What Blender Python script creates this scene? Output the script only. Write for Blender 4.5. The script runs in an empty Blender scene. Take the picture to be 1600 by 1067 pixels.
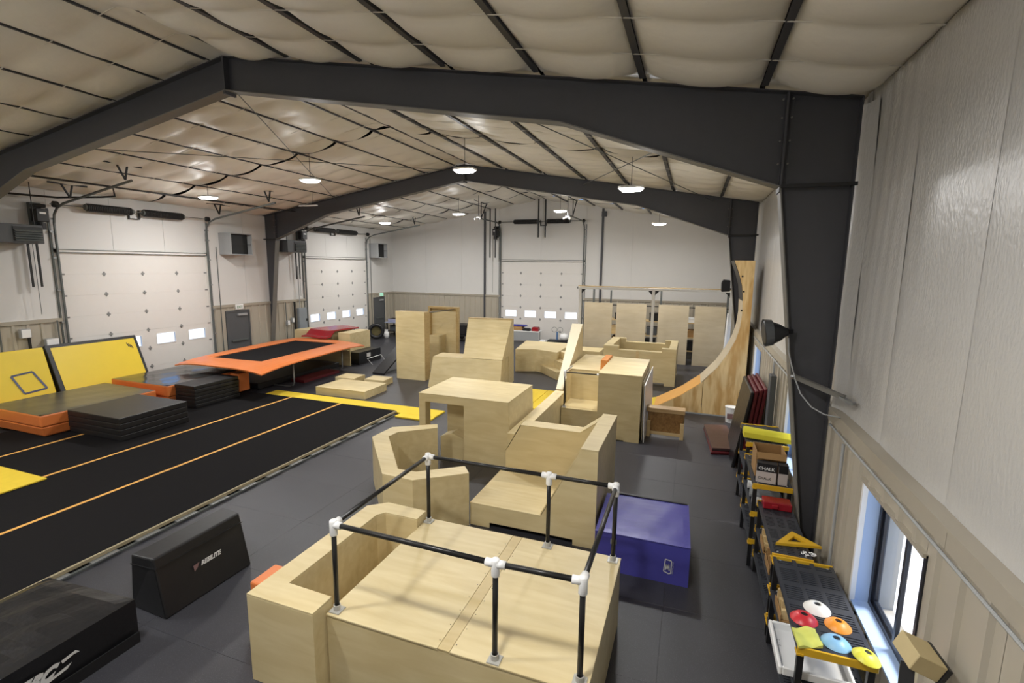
import bpy, bmesh, math, random
from mathutils import Vector, Matrix
random.seed(7)
scene = bpy.context.scene
COL = scene.collection

# ------------------------------------------------------------------ camera
CAM_Z = 4.0633
def cam_axes(pitch, yaw, roll):
    fwd = Vector((-math.sin(yaw)*math.cos(pitch), math.cos(yaw)*math.cos(pitch), -math.sin(pitch)))
    right = Vector((math.cos(yaw), math.sin(yaw), 0)); up = right.cross(fwd)
    c, s = math.cos(roll), math.sin(roll)
    return c*right + s*up, -s*right + c*up, fwd
r_, u_, f_ = cam_axes(0.153669, 0.349608, 0.011973)
cam_d = bpy.data.cameras.new('camera'); cam = bpy.data.objects.new('camera', cam_d); COL.objects.link(cam)
cam.matrix_world = Matrix(((r_.x, u_.x, -f_.x, 0), (r_.y, u_.y, -f_.y, 0), (r_.z, u_.z, -f_.z, CAM_Z), (0, 0, 0, 1)))
cam_d.sensor_width = 36; cam_d.lens = 768.29*36/1600; cam_d.clip_start = .05; cam_d.clip_end = 300
scene.camera = cam

# ------------------------------------------------------------------ world, exposure
SKY = (0.22, 0.48, 1.0); SKY_STRENGTH = 1.7
SUN_W = 9.0
LAMP_W = 145.0      # downward part of each high bay lamp
DOME_W = 62.0       # part thrown sideways by its domed lens
wd = bpy.data.worlds.new('overcast_sky'); scene.world = wd; wd.use_nodes = True
bg = wd.node_tree.nodes['Background']; bg.inputs[0].default_value = (*SKY, 1); bg.inputs[1].default_value = SKY_STRENGTH
sd = bpy.data.lights.new('sun', 'SUN'); sd.energy = SUN_W; sd.color = (1.0, .95, .86); sd.angle = math.radians(24)
so = bpy.data.objects.new('sun', sd); COL.objects.link(so)
so.rotation_euler = Vector((math.cos(math.radians(57))*.96, math.cos(math.radians(57))*.28, math.sin(math.radians(57)))).to_track_quat('Z', 'Y').to_euler()
vs = scene.view_settings; vs.view_transform = 'Standard'; vs.look = 'None'; vs.gamma = 1; vs.exposure = -0.12; vs.use_curve_mapping = False

# ------------------------------------------------------------------ materials
def srgb(r, g, b):
    f = lambda c: (c/255/12.92 if c/255 <= .04045 else ((c/255+.055)/1.055)**2.4)
    return (f(r), f(g), f(b))
MATS = {}
def mat(name, col, rough=.6, metal=0, var=.06, scale=6, bump=0, bscale=60, spec=.5, stretch=None, emit=None):
    if name in MATS: return MATS[name]
    m = bpy.data.materials.new(name); m.use_nodes = True; nt = m.node_tree; N = nt.nodes; L = nt.links
    b = N['Principled BSDF']; b.inputs['Roughness'].default_value = rough; b.inputs['Metallic'].default_value = metal
    b.inputs['Specular IOR Level'].default_value = spec
    tc = N.new('ShaderNodeTexCoord'); mp = N.new('ShaderNodeMapping'); L.new(tc.outputs['Object'], mp.inputs[0])
    if stretch: mp.inputs['Scale'].default_value = stretch
    nz = N.new('ShaderNodeTexNoise'); nz.inputs['Scale'].default_value = scale; nz.inputs['Detail'].default_value = 5
    L.new(mp.outputs[0], nz.inputs['Vector'])
    mix = N.new('ShaderNodeMix'); mix.data_type = 'RGBA'
    mix.inputs[6].default_value = (*[c*(1-var) for c in col], 1); mix.inputs[7].default_value = (*[min(1, c*(1+var)) for c in col], 1)
    L.new(nz.outputs[0], mix.inputs[0]); L.new(mix.outputs[2], b.inputs['Base Color'])
    if bump:
        n2 = N.new('ShaderNodeTexNoise'); n2.inputs['Scale'].default_value = bscale; n2.inputs['Detail'].default_value = 4
        L.new(mp.outputs[0], n2.inputs['Vector'])
        bp = N.new('ShaderNodeBump'); bp.inputs['Strength'].default_value = bump; bp.inputs['Distance'].default_value = .02
        L.new(n2.outputs[0], bp.inputs['Height']); L.new(bp.outputs[0], b.inputs['Normal'])
    if emit:
        b.inputs['Emission Color'].default_value = (*emit[0], 1); b.inputs['Emission Strength'].default_value = emit[1]
    MATS[name] = m
    return m
def wood(name, light, dark, gx=(1.2, 6, 6), rough=.45, knots=.5, cathedral=0.0):
    m = bpy.data.materials.new(name); m.use_nodes = True; nt = m.node_tree; N = nt.nodes; L = nt.links
    b = N['Principled BSDF']; b.inputs['Roughness'].default_value = rough
    tc = N.new('ShaderNodeTexCoord'); mp = N.new('ShaderNodeMapping'); L.new(tc.outputs['Object'], mp.inputs[0]); mp.inputs['Scale'].default_value = gx
    oi = N.new('ShaderNodeObjectInfo'); ad = N.new('ShaderNodeVectorMath'); ad.operation = 'ADD'
    mu = N.new('ShaderNodeMath'); mu.operation = 'MULTIPLY'; mu.inputs[1].default_value = 37; L.new(oi.outputs['Random'], mu.inputs[0])
    L.new(mp.outputs[0], ad.inputs[0]); L.new(mu.outputs[0], ad.inputs[1])
    nz = N.new('ShaderNodeTexNoise'); nz.inputs['Scale'].default_value = 1.3; nz.inputs['Detail'].default_value = 6; nz.inputs['Distortion'].default_value = .6 + cathedral*2
    L.new(ad.outputs[0], nz.inputs['Vector'])
    n2 = N.new('ShaderNodeTexNoise'); n2.inputs['Scale'].default_value = .8; n2.inputs['Detail'].default_value = 2; L.new(tc.outputs['Object'], n2.inputs['Vector'])
    wv = N.new('ShaderNodeTexWave'); wv.inputs['Scale'].default_value = .8 if cathedral else .5; wv.inputs['Distortion'].default_value = 9; wv.inputs['Detail'].default_value = 3; wv.bands_direction = 'Y'
    L.new(ad.outputs[0], wv.inputs['Vector'])
    ramp = N.new('ShaderNodeValToRGB'); ramp.color_ramp.elements[0].position = .3; ramp.color_ramp.elements[1].position = .72
    ramp.color_ramp.elements[0].color = (*dark, 1); ramp.color_ramp.elements[1].color = (*light, 1)
    mx = N.new('ShaderNodeMix'); mx.data_type = 'FLOAT'; mx.inputs[0].default_value = .08 + cathedral*.45
    L.new(nz.outputs[0], mx.inputs[2]); L.new(wv.outputs['Fac'], mx.inputs[3]); L.new(mx.outputs[0], ramp.inputs[0])
    m2 = N.new('ShaderNodeMix'); m2.data_type = 'RGBA'; m2.blend_type = 'MULTIPLY'
    r2 = N.new('ShaderNodeMapRange'); r2.inputs[1].default_value = .3; r2.inputs[2].default_value = .7; r2.inputs[3].default_value = .88; r2.inputs[4].default_value = 1.06
    L.new(n2.outputs[0], r2.inputs[0]); m2.inputs[0].default_value = 1
    L.new(ramp.outputs[0], m2.inputs[6]); L.new(r2.outputs[0], m2.inputs[7]); L.new(m2.outputs[2], b.inputs['Base Color'])
    MATS[name] = m
    return m
def glass(name, tint=(1, 1, 1), refl=.08):
    m = bpy.data.materials.new(name); m.use_nodes = True; nt = m.node_tree; N = nt.nodes; L = nt.links
    N.remove(N['Principled BSDF']); out = N['Material Output']
    t = N.new('ShaderNodeBsdfTransparent'); t.inputs[0].default_value = (*tint, 1)
    g = N.new('ShaderNodeBsdfGlossy'); g.inputs['Roughness'].default_value = .02
    lw = N.new('ShaderNodeLayerWeight'); lw.inputs[0].default_value = .25
    fr = N.new('ShaderNodeMath'); fr.operation = 'MULTIPLY'; fr.inputs[1].default_value = .35; L.new(lw.outputs['Facing'], fr.inputs[0])
    mx = N.new('ShaderNodeMixShader'); L.new(fr.outputs[0], mx.inputs[0]); L.new(t.outputs[0], mx.inputs[1]); L.new(g.outputs[0], mx.inputs[2]); L.new(mx.outputs[0], out.inputs[0])
    MATS[name] = m
    return m
def rubber(name):
    m = mat(name, srgb(53, 53, 58), .42, var=.32, scale=1.3, bump=.12, bscale=180, spec=.5)
    nt = m.node_tree; N = nt.nodes; L = nt.links; b = N['Principled BSDF']
    tc = N.new('ShaderNodeTexCoord'); vo = N.new('ShaderNodeTexNoise'); vo.inputs['Scale'].default_value = 170; vo.inputs['Detail'].default_value = 1
    L.new(tc.outputs['Object'], vo.inputs['Vector'])
    rp = N.new('ShaderNodeValToRGB'); rp.color_ramp.elements[0].position = .66; rp.color_ramp.elements[1].position = .74
    rp.color_ramp.elements[0].color = (0, 0, 0, 1); rp.color_ramp.elements[1].color = (.16, .16, .18, 1); L.new(vo.outputs[0], rp.inputs[0])
    old = b.inputs['Base Color'].links[0].from_socket
    ad = N.new('ShaderNodeMix'); ad.data_type = 'RGBA'; ad.blend_type = 'ADD'; ad.inputs[0].default_value = 1
    L.new(old, ad.inputs[6]); L.new(rp.outputs[0], ad.inputs[7]); L.new(ad.outputs[2], b.inputs['Base Color'])
    return m
PLY = wood('birch_plywood', srgb(222, 205, 160), srgb(208, 188, 139))
PLYE = wood('plywood_edge', srgb(196, 170, 118), srgb(176, 148, 96), gx=(4, 4, 30))
PLYG = wood('pale_plywood_sheet', srgb(216, 202, 174), srgb(206, 190, 158))
PINE = wood('pine_plywood', srgb(228, 198, 142), srgb(198, 156, 94), gx=(4, 4, .8), cathedral=.7)
OSB = wood('strand_board', srgb(176, 134, 78), srgb(132, 94, 48), gx=(14, 14, 10))
LUMB = wood('pine_lumber', srgb(222, 196, 146), srgb(204, 174, 122))
RUB = rubber('rubber_floor'); RUBD = mat('floor_slab', srgb(44, 44, 47), .8)
CARP = mat('black_carpet', srgb(26, 25, 26), .95, var=.2, scale=40, bump=.2, bscale=300, spec=.1)
BLKV = mat('black_vinyl', srgb(27, 27, 29), .3, var=.15, scale=3, bump=.35, bscale=7)
BLKM = mat('matte_black_vinyl', srgb(26, 26, 28), .45, var=.15, scale=3, bump=.1, bscale=9)
GRYV = mat('dark_grey_vinyl', srgb(72, 70, 64), .3, var=.1, scale=3, bump=.35, bscale=3)
ORAV = mat('orange_vinyl', srgb(216, 122, 64), .36, var=.07, scale=3, bump=.12, bscale=8)
YELV = mat('yellow_vinyl', srgb(226, 196, 44), .4, var=.05, scale=3, bump=.2, bscale=5)
YELC = mat('yellow_carpet', srgb(226, 196, 54), .8, var=.08, scale=8)
TAPE = mat('orange_tape', srgb(226, 168, 84), .7, var=.06)
TANS = mat('tan_edge', srgb(150, 138, 110), .7)
BLUV = mat('blue_vinyl', srgb(72, 70, 154), .36, var=.08, scale=3, bump=.15, bscale=8)
MARV = mat('maroon_vinyl', srgb(92, 26, 32), .35, var=.1, bump=.1, bscale=8)
REDV = mat('red_vinyl', srgb(150, 30, 40), .26, var=.06, bump=.1, bscale=6)
STEEL = mat('dark_painted_steel', srgb(66, 66, 70), .5, var=.08, scale=8)
FLG = mat('flange_steel', srgb(112, 110, 104), .5, var=.06)
GALV = mat('galvanised_steel', srgb(150, 152, 152), .4, .6, var=.12, scale=14)
DKGAL = mat('dull_galvanised', srgb(104, 108, 106), .5, .4, var=.12)
BLKS = mat('black_steel', srgb(36, 36, 36), .45, .2, var=.1)
PIPE = mat('black_iron_pipe', srgb(40, 39, 38), .32, .35, var=.3, scale=25)
WHT = mat('white_plastic', srgb(236, 236, 234), .35, var=.03)
GREYP = mat('clear_grey_plastic', srgb(176, 174, 166), .3, var=.04)
WALLW = mat('white_liner_fabric', srgb(190, 188, 184), .28, var=.03, scale=3, bump=.3, bscale=26, stretch=(1, 1.6, .7))
WALLF = mat('white_liner_panel', srgb(214, 212, 208), .5, var=.02, scale=2)
WAIN = mat('tan_ribbed_steel', srgb(176, 168, 152), .4, var=.03, scale=3)
TRIM = mat('tan_trim_steel', srgb(166, 158, 142), .45, var=.03)
CEIL = mat('cream_insulation_facing', srgb(234, 229, 217), .46, var=.05, scale=2.5, bump=.3, bscale=5)
DECK = mat('dark_roof_deck', srgb(52, 50, 46), .8)
STRAP = mat('white_strap', srgb(220, 216, 206), .5)
DOORW = mat('white_door_section', srgb(222, 218, 212), .5, var=.02)
DOORG = mat('grey_steel_door', srgb(84, 86, 88), .5, var=.05)
HINGE = mat('zinc_hinge', srgb(132, 132, 130), .5)
DKGRY = mat('dark_grey_enamel', srgb(78, 80, 82), .5)
LTGRY = mat('light_grey_enamel', srgb(160, 162, 162), .45)
PANG = mat('grey_electrical_enamel', srgb(138, 144, 148), .5)
LAMPM = mat('lamp_lens', (1, 1, 1), .5, emit=((1.0, .97, .92), 14))
EXIT = mat('exit_green', srgb(150, 220, 180), .4, emit=((.35, .9, .6), .7))
BEIGE = mat('beige_foam_block', srgb(190, 172, 128), .7, var=.08, scale=12)
CARD = mat('cardboard', srgb(158, 122, 76), .8, var=.08)
SHBLK = mat('black_shelf_plastic', srgb(52, 54, 60), .4, var=.08)
SHYEL = mat('golden_yellow_plastic', srgb(218, 172, 40), .4, var=.05)
YELLIT = mat('daylit_yellow_plastic', srgb(226, 214, 62), .4, var=.06)  # yellow shelf end plastic, window daylight put into the lemon colour
LIME = mat('lime_cloth', srgb(220, 222, 110), .8, var=.06, bump=.2, bscale=20)
CONEW = mat('white_cone', srgb(232, 230, 224), .4); CONER = mat('red_cone', srgb(206, 48, 56), .35); CONEO = mat('orange_cone', srgb(238, 150, 50), .4)
CONEB = mat('light_blue_cone', srgb(140, 190, 226), .4); CONEY = mat('yellow_cone', srgb(212, 208, 70), .4)
BLUEF = mat('blue_frame', srgb(40, 70, 150), .4)
REVEAL = mat('window_reveal_skylit', srgb(172, 196, 232), .5, var=.02)  # white trim, with blue skylight put into its colour
WFRAME = mat('black_window_frame', srgb(26, 28, 36), .35)
GRAVEL = mat('pale_gravel', srgb(222, 222, 222), .95, var=.2, scale=9, bump=.5, bscale=30)
BRUSH = mat('grey_brush', srgb(216, 214, 208), .95, var=.16, scale=14)
INK = mat('white_ink', srgb(214, 214, 212), .5); INKB = mat('black_ink', srgb(24, 24, 26), .5); INKR = mat('grey_red_ink', srgb(140, 110, 108), .5); TAPEB = mat('blue_grey_tape', srgb(92, 98, 124), .6)
GLASS = glass('window_glass'); GLASSD = glass('door_glass')

# ------------------------------------------------------------------ mesh builder
class MB:
    def __init__(s): s.v = []; s.f = []
    def add(s, vs, fs):
        n = len(s.v); s.v += [tuple(v) for v in vs]; s.f += [tuple(i+n for i in f) for f in fs]; return s
    def box(s, x0, x1, y0, y1, z0, z1):
        return s.add([(x0, y0, z0), (x1, y0, z0), (x1, y1, z0), (x0, y1, z0), (x0, y0, z1), (x1, y0, z1), (x1, y1, z1), (x0, y1, z1)],
                     [(0, 3, 2, 1), (4, 5, 6, 7), (0, 1, 5, 4), (1, 2, 6, 5), (2, 3, 7, 6), (3, 0, 4, 7)])
    def _ext(s, a, b):
        n = len(a)
        return s.add(list(a)+list(b), [tuple(range(n))[::-1], tuple(range(n, 2*n))] + [(i, (i+1) % n, n+(i+1) % n, n+i) for i in range(n)])
    def prism(s, poly, z0, z1): return s._ext([(x, y, z0) for x, y in poly], [(x, y, z1) for x, y in poly])
    def xz(s, poly, y0, y1): return s._ext([(x, y1, z) for x, z in poly], [(x, y0, z) for x, z in poly])
    def yz(s, poly, x0, x1): return s._ext([(x0, y, z) for y, z in poly], [(x1, y, z) for y, z in poly])
    def loft(s, a, b): return s._ext(a, b)
    def tube(s, pts, r, n=8, cap=True):
        P = [Vector(p) for p in pts]; R = r if isinstance(r, (list, tuple)) else [r]*len(P); rings = []
        ref = None
        for i, p in enumerate(P):
            t = (P[min(i+1, len(P)-1)]-P[max(i-1, 0)]).normalized()
            if ref is None:
                ref = Vector((0, 0, 1)) if abs(t.z) < .9 else Vector((1, 0, 0))
            a = t.cross(ref).normalized(); b2 = t.cross(a).normalized(); ref = -(b2) if False else ref
            if abs(t.dot(ref)) > .95: ref = Vector((1, 0, 0)) if abs(t.x) < .9 else Vector((0, 1, 0)); a = t.cross(ref).normalized(); b2 = t.cross(a).normalized()
            rings.append([p + R[i]*(math.cos(2*math.pi*k/n)*a + math.sin(2*math.pi*k/n)*b2) for k in range(n)])
        base = len(s.v)
        for rg in rings: s.v += [tuple(v) for v in rg]
        for i in range(len(rings)-1):
            for k in range(n):
                s.f.append((base+i*n+k, base+i*n+(k+1) % n, base+(i+1)*n+(k+1) % n, base+(i+1)*n+k))
        if cap:
            s.f.append(tuple(base+k for k in range(n))[::-1]); s.f.append(tuple(base+(len(rings)-1)*n+k for k in range(n)))
        return s
    def bar(s, p0, p1, w, h, up=(0, 0, 1)):
        p0 = Vector(p0); p1 = Vector(p1); t = (p1-p0).normalized(); u = Vector(up)
        a = t.cross(u)
        if a.length < 1e-4: a = t.cross(Vector((1, 0, 0)))
        a.normalize(); b = a.cross(t).normalized()
        q = [(-w/2, -h/2), (w/2, -h/2), (w/2, h/2), (-w/2, h/2)]
        return s._ext([p0+a*i+b*j for i, j in q], [p1+a*i+b*j for i, j in q])
    def lathe(s, prof, c=(0, 0, 0), n=20, axis=None):
        base = len(s.v); M = Matrix.Identity(3)
        if axis is not None: M = Vector((0, 0, 1)).rotation_difference(Vector(axis)).to_matrix()
        for r, z in prof:
            for k in range(n):
                a = 2*math.pi*k/n; s.v.append(tuple(M @ Vector((r*math.cos(a), r*math.sin(a), z)) + Vector(c)))
        for i in range(len(prof)-1):
            for k in range(n): s.f.append((base+i*n+k, base+i*n+(k+1) % n, base+(i+1)*n+(k+1) % n, base+(i+1)*n+k))
        return s
    def grid(s, fn, nu, nv):
        base = len(s.v)
        for i in range(nu+1):
            for j in range(nv+1): s.v.append(tuple(fn(i/nu, j/nv)))
        for i in range(nu):
            for j in range(nv):
                a = base+i*(nv+1)+j; s.f.append((a, a+nv+1, a+nv+2, a+1))
        return s
def mesh_of(name, mb, m, mtx=None, bev=0, smooth=False, seg=1, flip=True):
    me = bpy.data.meshes.new(name); V = mb.v
    if mtx is not None: V = [tuple(mtx @ Vector(v)) for v in V]
    me.from_pydata(V, [], mb.f); bm = bmesh.new(); bm.from_mesh(me)
    if flip: bmesh.ops.recalc_face_normals(bm, faces=bm.faces)
    if bev:
        es = [e for e in bm.edges if len(e.link_faces) == 2 and e.calc_face_angle(0) > .5]
        bmesh.ops.bevel(bm, geom=es, offset=bev, segments=seg, profile=.5, affect='EDGES', clamp_overlap=True)
    bm.to_mesh(me); bm.free()
    if smooth:
        for p in me.polygons: p.use_smooth = True
    me.materials.append(m)
    return me
def tag(o, label=None, cat=None, group=None, kind=None):
    if label: o['label'] = label
    if cat: o['category'] = cat
    if group: o['group'] = group
    if kind: o['kind'] = kind
    return o
def root_of(o):
    while o.parent: o = o.parent
    return o
def wmat(o):
    r = root_of(o); return Matrix.Translation(r.location) @ r.rotation_euler.to_matrix().to_4x4()
def thing(name, label, cat, loc=(0, 0, 0), rz=0, group=None, kind=None):
    o = bpy.data.objects.new(name, None); COL.objects.link(o); o.location = loc; o.rotation_euler = (0, 0, rz); o.empty_display_size = .1
    return tag(o, label, cat, group, kind)
def part(name, mb, m, parent, local=False, bev=0, smooth=False, label=None, kind=None, seg=1, flip=True):
    mt = None if local else wmat(parent).inverted()
    o = bpy.data.objects.new(name, mesh_of(name, mb, m, mt, bev, smooth, seg, flip)); COL.objects.link(o); o.parent = parent
    return tag(o, label, None, None, kind)
def solo(name, mb, m, label, cat, group=None, kind=None, bev=0, smooth=False, seg=1):
    xs = [v[0] for v in mb.v]; ys = [v[1] for v in mb.v]; zs = [v[2] for v in mb.v]
    c = Vector(((min(xs)+max(xs))/2, (min(ys)+max(ys))/2, min(zs)))
    o = bpy.data.objects.new(name, mesh_of(name, mb, m, Matrix.Translation(-c), bev, smooth, seg)); COL.objects.link(o); o.location = c
    return tag(o, label, cat, group, kind)
def struct(name, mb, m, parent=None, bev=0, smooth=False, flip=True):
    if parent: return part(name, mb, m, parent, bev=bev, smooth=smooth, flip=flip)
    o = bpy.data.objects.new(name, mesh_of(name, mb, m, None, bev, smooth, 1, flip)); COL.objects.link(o); o['kind'] = 'structure'
    return o
def inst(src_mesh, name, parent, loc, rz=0):
    o = bpy.data.objects.new(name, src_mesh); COL.objects.link(o); o.parent = parent; o.location = loc; o.rotation_euler = (0, 0, rz); return o
def copy_tree(o, parent=None):
    c = o.copy(); COL.objects.link(c); c.parent = parent
    for ch in [x for x in bpy.data.objects if x.parent == o]: copy_tree(ch, c)
    return c
def text_mb(txt, size, origin, xdir, ydir, shear=0, depth=.003, bold=.0):
    cu = bpy.data.curves.new('lettering', 'FONT'); cu.body = txt; cu.size = size; cu.shear = shear; cu.extrude = 0; cu.offset = bold; cu.resolution_u = 2
    o = bpy.data.objects.new('lettering', cu); COL.objects.link(o); bpy.context.view_layer.update()
    me = o.to_mesh(); x = Vector(xdir).normalized(); y = Vector(ydir).normalized(); O = Vector(origin)
    mb = MB(); mb.v = [tuple(O + x*v.co.x + y*v.co.y) for v in me.vertices]; mb.f = [tuple(p.vertices) for p in me.polygons]
    o.to_mesh_clear(); bpy.data.objects.remove(o); bpy.data.curves.remove(cu)
    return mb

# ------------------------------------------------------------------ building dimensions
XL, XR, YF, YN = -16.7, 1.71, 25.1, -2.5
XW = 1.64           # face of the right wainscot
HW = 2.45           # top of wainscot
EAVE = 5.925
XM = -7.6
FR1, FR2 = 6.70, 15.95
def roof_z(x): return EAVE + min(XR-x, x-(2*XM-XR))/6.0
PURL = [.62, -.74, -2.10, -3.46, -4.83, -6.2, -7.35, -7.95, -9.1, -10.4, -11.72, -13.03, -14.4, -15.75]

# ---- floor with rubber mats
fb = struct('floor', MB().box(XL-.4, XR+.3, YN-.2, YF+.3, -.30, -.016), RUBD)
tile = mesh_of('rubber_mat', MB().box(-.9142, .9142, -.6092, .6092, -.012, 0), RUB, bev=.0015)
x = -.095-1.83*9 + .915; nx = 0
while x < XR+.9:
    y = 6.94-1.22*8 + .61; j = 0
    while y < YF+.6:
        inst(tile, 'rubber_mat', fb, (x, y, 0)); y += 1.22
    x += 1.83
ground = solo('gravel_ground', MB().box(-60, 60, -50, 90, -.5, -.35), GRAVEL, 'pale gravel ground outside the building', 'ground', kind='stuff')
def bank(u, v):
    return (6+u*14, -6+v*40, -.345 + 2.6*u**.8 + .3*math.sin(9*v+5*u)*u)
solo('brush_bank', MB().grid(bank, 8, 40), BRUSH, 'pale brush covered bank seen through the window', 'bank', kind='stuff')

# ---- right wall
W_R = [(3.95, 5.25, .88, 2.10), (7.95, 9.25, .88, 2.10), (12.85, 14.15, .88, 2.10), (19.7, 21.0, .88, 2.10)]
wr = struct('wall_right', MB().box(XR+.03, XR+.28, YN-.2, YF+.2, HW, EAVE+.25), WALLF)
edges = [YN] + [e for w in W_R for e in w[:2]] + [YF]
core = MB()
for i in range(0, len(edges), 2): core.box(XW+.03, XR+.28, edges[i], edges[i+1], 0, HW-.03)
for (a, b, z0, z1) in W_R: core.box(XW+.03, XR+.28, a, b, 0, z0-.03); core.box(XW+.03, XR+.28, a, b, z1+.03, HW-.03)
struct('wall_core', core, WAIN, wr)
def ribbed(a, b, z0, z1, place):
    """profile of ribs along the run [a,b]; place(t, depth, z) -> xyz, thin sheet with real ribs"""
    n = max(1, round((b-a)/.305)); w = (b-a)/n; pts = []
    for i in range(n):
        s = a+i*w
        pts += [(s, 0), (s+w*.32, 0), (s+w*.37, .028), (s+w*.55, .028), (s+w*.60, 0)]
    pts.append((b, 0)); mb = MB(); k = len(pts)
    mb.v = [place(t, d, z0) for t, d in pts] + [place(t, d, z1) for t, d in pts]
    mb.f = [(i, i+1, k+i+1, k+i) for i in range(k-1)]
    return mb
def wains(wall, spans, place, zt=HW-.12):
    for (a, b, z0, z1) in spans:
        n = max(1, round((b-a)/.914)); w = (b-a)/n
        for i in range(n): struct('wainscot_panel', ribbed(a+i*w+.002, a+(i+1)*w-.002, z0, z1, place), WAIN, wall, flip=False)
sp = []
for i in range(0, len(edges), 2): sp.append((edges[i], edges[i+1], 0, HW-.12))
for (a, b, z0, z1) in W_R: sp += [(a, b, 0, z0-.02), (a, b, z1+.02, HW-.12)]
wains(wr, sp, lambda t, d, z: (XW-d, t, z))
# fabric faced insulation sheets above the ledge, each with its own folds
ys = [4.02+1.295*k for k in range(-6, 18)]
ys = [YN] + [v for v in ys if YN+.3 < v < YF-.3] + [YF]
for i in range(len(ys)-1):
    a, b = ys[i]+.0015, ys[i+1]-.0015; ph = random.random()*9
    def fab(u, v, a=a, b=b, ph=ph):
        y = a+(b-a)*u; z = HW+.005+(EAVE+.03-HW)*v
        near = math.exp(-((y-6.3)/.9)**2) + .10
        fold = near*(.007*math.sin(26*y+ph+2.2*math.sin(1.3*z+ph))*min(1, max(0, (z-2.6))/1.0) + .005*math.sin(57*y+ph*2+z))
        pil = .012*math.sin(math.pi*u)**.4
        k = max(0, 1-abs(y-FR1)/.9)
        return (XR+.02-pil-fold-.05*k*k, y, z)
    struct('insulation_sheet', MB().grid(fab, 22, 18), WALLW, wr, smooth=True)
def flap(u, v):
    z = HW+.01+(EAVE-.12-HW)*v
    return (1.612+.085*u+.012*math.sin(3*z), 6.575-.24*u**1.5-.012*math.sin(7*z+1)*u, z)
struct('fabric_flap', MB().grid(flap, 8, 24), WALLW, wr, smooth=True)
t1 = struct('trim_1', MB().box(XW-.038, XR+.02, YN, YF, HW-.02, HW+.004), TRIM)
for k in range(9):
    a = YN + k*3.08; b = min(YF, a+3.074)
    struct('trim_face', MB().box(XW-.036, XW+.0, a, b, HW-.135, HW-.018), TRIM, t1)
solo('conduit', MB().tube([(XW-.045, YN+.2, 2.285), (XW-.045, 6.45, 2.285)], .012), LTGRY, 'long grey conduit run under the right wall ledge', 'conduit')
solo('conduit', MB().tube([(XW-.05, 5.84, .5), (XW-.05, 5.84, 2.25)], .016), LTGRY, 'upright grey conduit between window and dark column', 'conduit')

def make_window(n, a, b, z0, z1):
    xo = XW+.16
    w = struct('window_%d' % n, MB().box(xo-.02, xo+.05, a, a+.05, z0, z1).box(xo-.02, xo+.05, b-.05, b, z0, z1).box(xo-.02, xo+.05, a+.05, b-.05, z0, z0+.05).box(xo-.02, xo+.05, a+.05, b-.05, z1-.05, z1), WFRAME)
    c = (a+b)/2
    struct('sash', MB().box(xo-.03, xo+.0, a+.05, a+.085, z0+.05, z1-.05).box(xo-.03, xo, c-.02, c+.02, z0+.05, z1-.05).box(xo-.03, xo, a+.085, c-.02, z0+.05, z0+.085).box(xo-.03, xo, a+.085, c-.02, z1-.085, z1-.05), WFRAME, w)
    struct('sash', MB().box(xo+.0, xo+.03, b-.095, b-.05, z0+.05, z1-.05).box(xo, xo+.03, c+.02, b-.095, z0+.05, z0+.09), WFRAME, w)
    struct('pane', MB().box(xo-.018, xo-.012, a+.085, c-.02, z0+.085, z1-.085), GLASS, w)
    struct('pane', MB().box(xo+.01, xo+.016, c+.02, b-.085, z0+.05, z1-.05), GLASS, w)
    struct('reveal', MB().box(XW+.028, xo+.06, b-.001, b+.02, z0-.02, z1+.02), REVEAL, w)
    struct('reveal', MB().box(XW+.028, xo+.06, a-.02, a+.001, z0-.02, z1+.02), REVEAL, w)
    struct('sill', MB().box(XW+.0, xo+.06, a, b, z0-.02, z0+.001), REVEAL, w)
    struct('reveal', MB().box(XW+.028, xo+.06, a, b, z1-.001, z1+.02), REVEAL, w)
    struct('head_trim', MB().box(XW-.034, XW+.03, a-.03, b+.035, z1-.0, z1+.03), TRIM, w)
    struct('casing', MB().box(XW-.012, XW+.03, b-.004, b+.035, z0-.03, z1+.02), WHT, w)
    struct('casing', MB().box(XW-.012, XW+.03, a-.03, a+.004, z0-.03, z1+.02), WFRAME, w)
for i, (a, b, z0, z1) in enumerate(W_R): make_window(i+1, a, b, z0, z1)

# ---- left wall and far wall
D1 = (8.70, 13.17); D2 = (18.02, 22.49); DF = (-9.80, -5.34); DH = 4.27
MD1 = (13.84, 14.80); MD2 = (23.15, 24.05); MDH = 2.15
wl = struct('wall_left', MB().box(XL-.25, XL, YN-.2, YF+.2, DH, EAVE+.3)
    .box(XL-.25, XL, YN-.2, D1[0], 0, DH).box(XL-.25, XL, D1[1], D2[0], 0, DH).box(XL-.25, XL, D2[1], YF+.2, 0, DH), WALLF)
wf = struct('wall_far', MB().xz([(XL-.2, DH), (XR+.2, DH), (XR+.2, EAVE+.2), (XM, EAVE+1.75), (XL-.2, EAVE+.2)], YF, YF+.25)
    .box(XL-.2, DF[0], YF, YF+.25, 0, DH).box(DF[1], XR+.2, YF, YF+.25, 0, DH), WALLF)
struct('wall_near', MB().xz([(XL-.2, 0), (XR+.2, 0), (XR+.2, EAVE+.2), (XM, EAVE+1.75), (XL-.2, EAVE+.2)], YN-.25, YN), WALLF)
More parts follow.
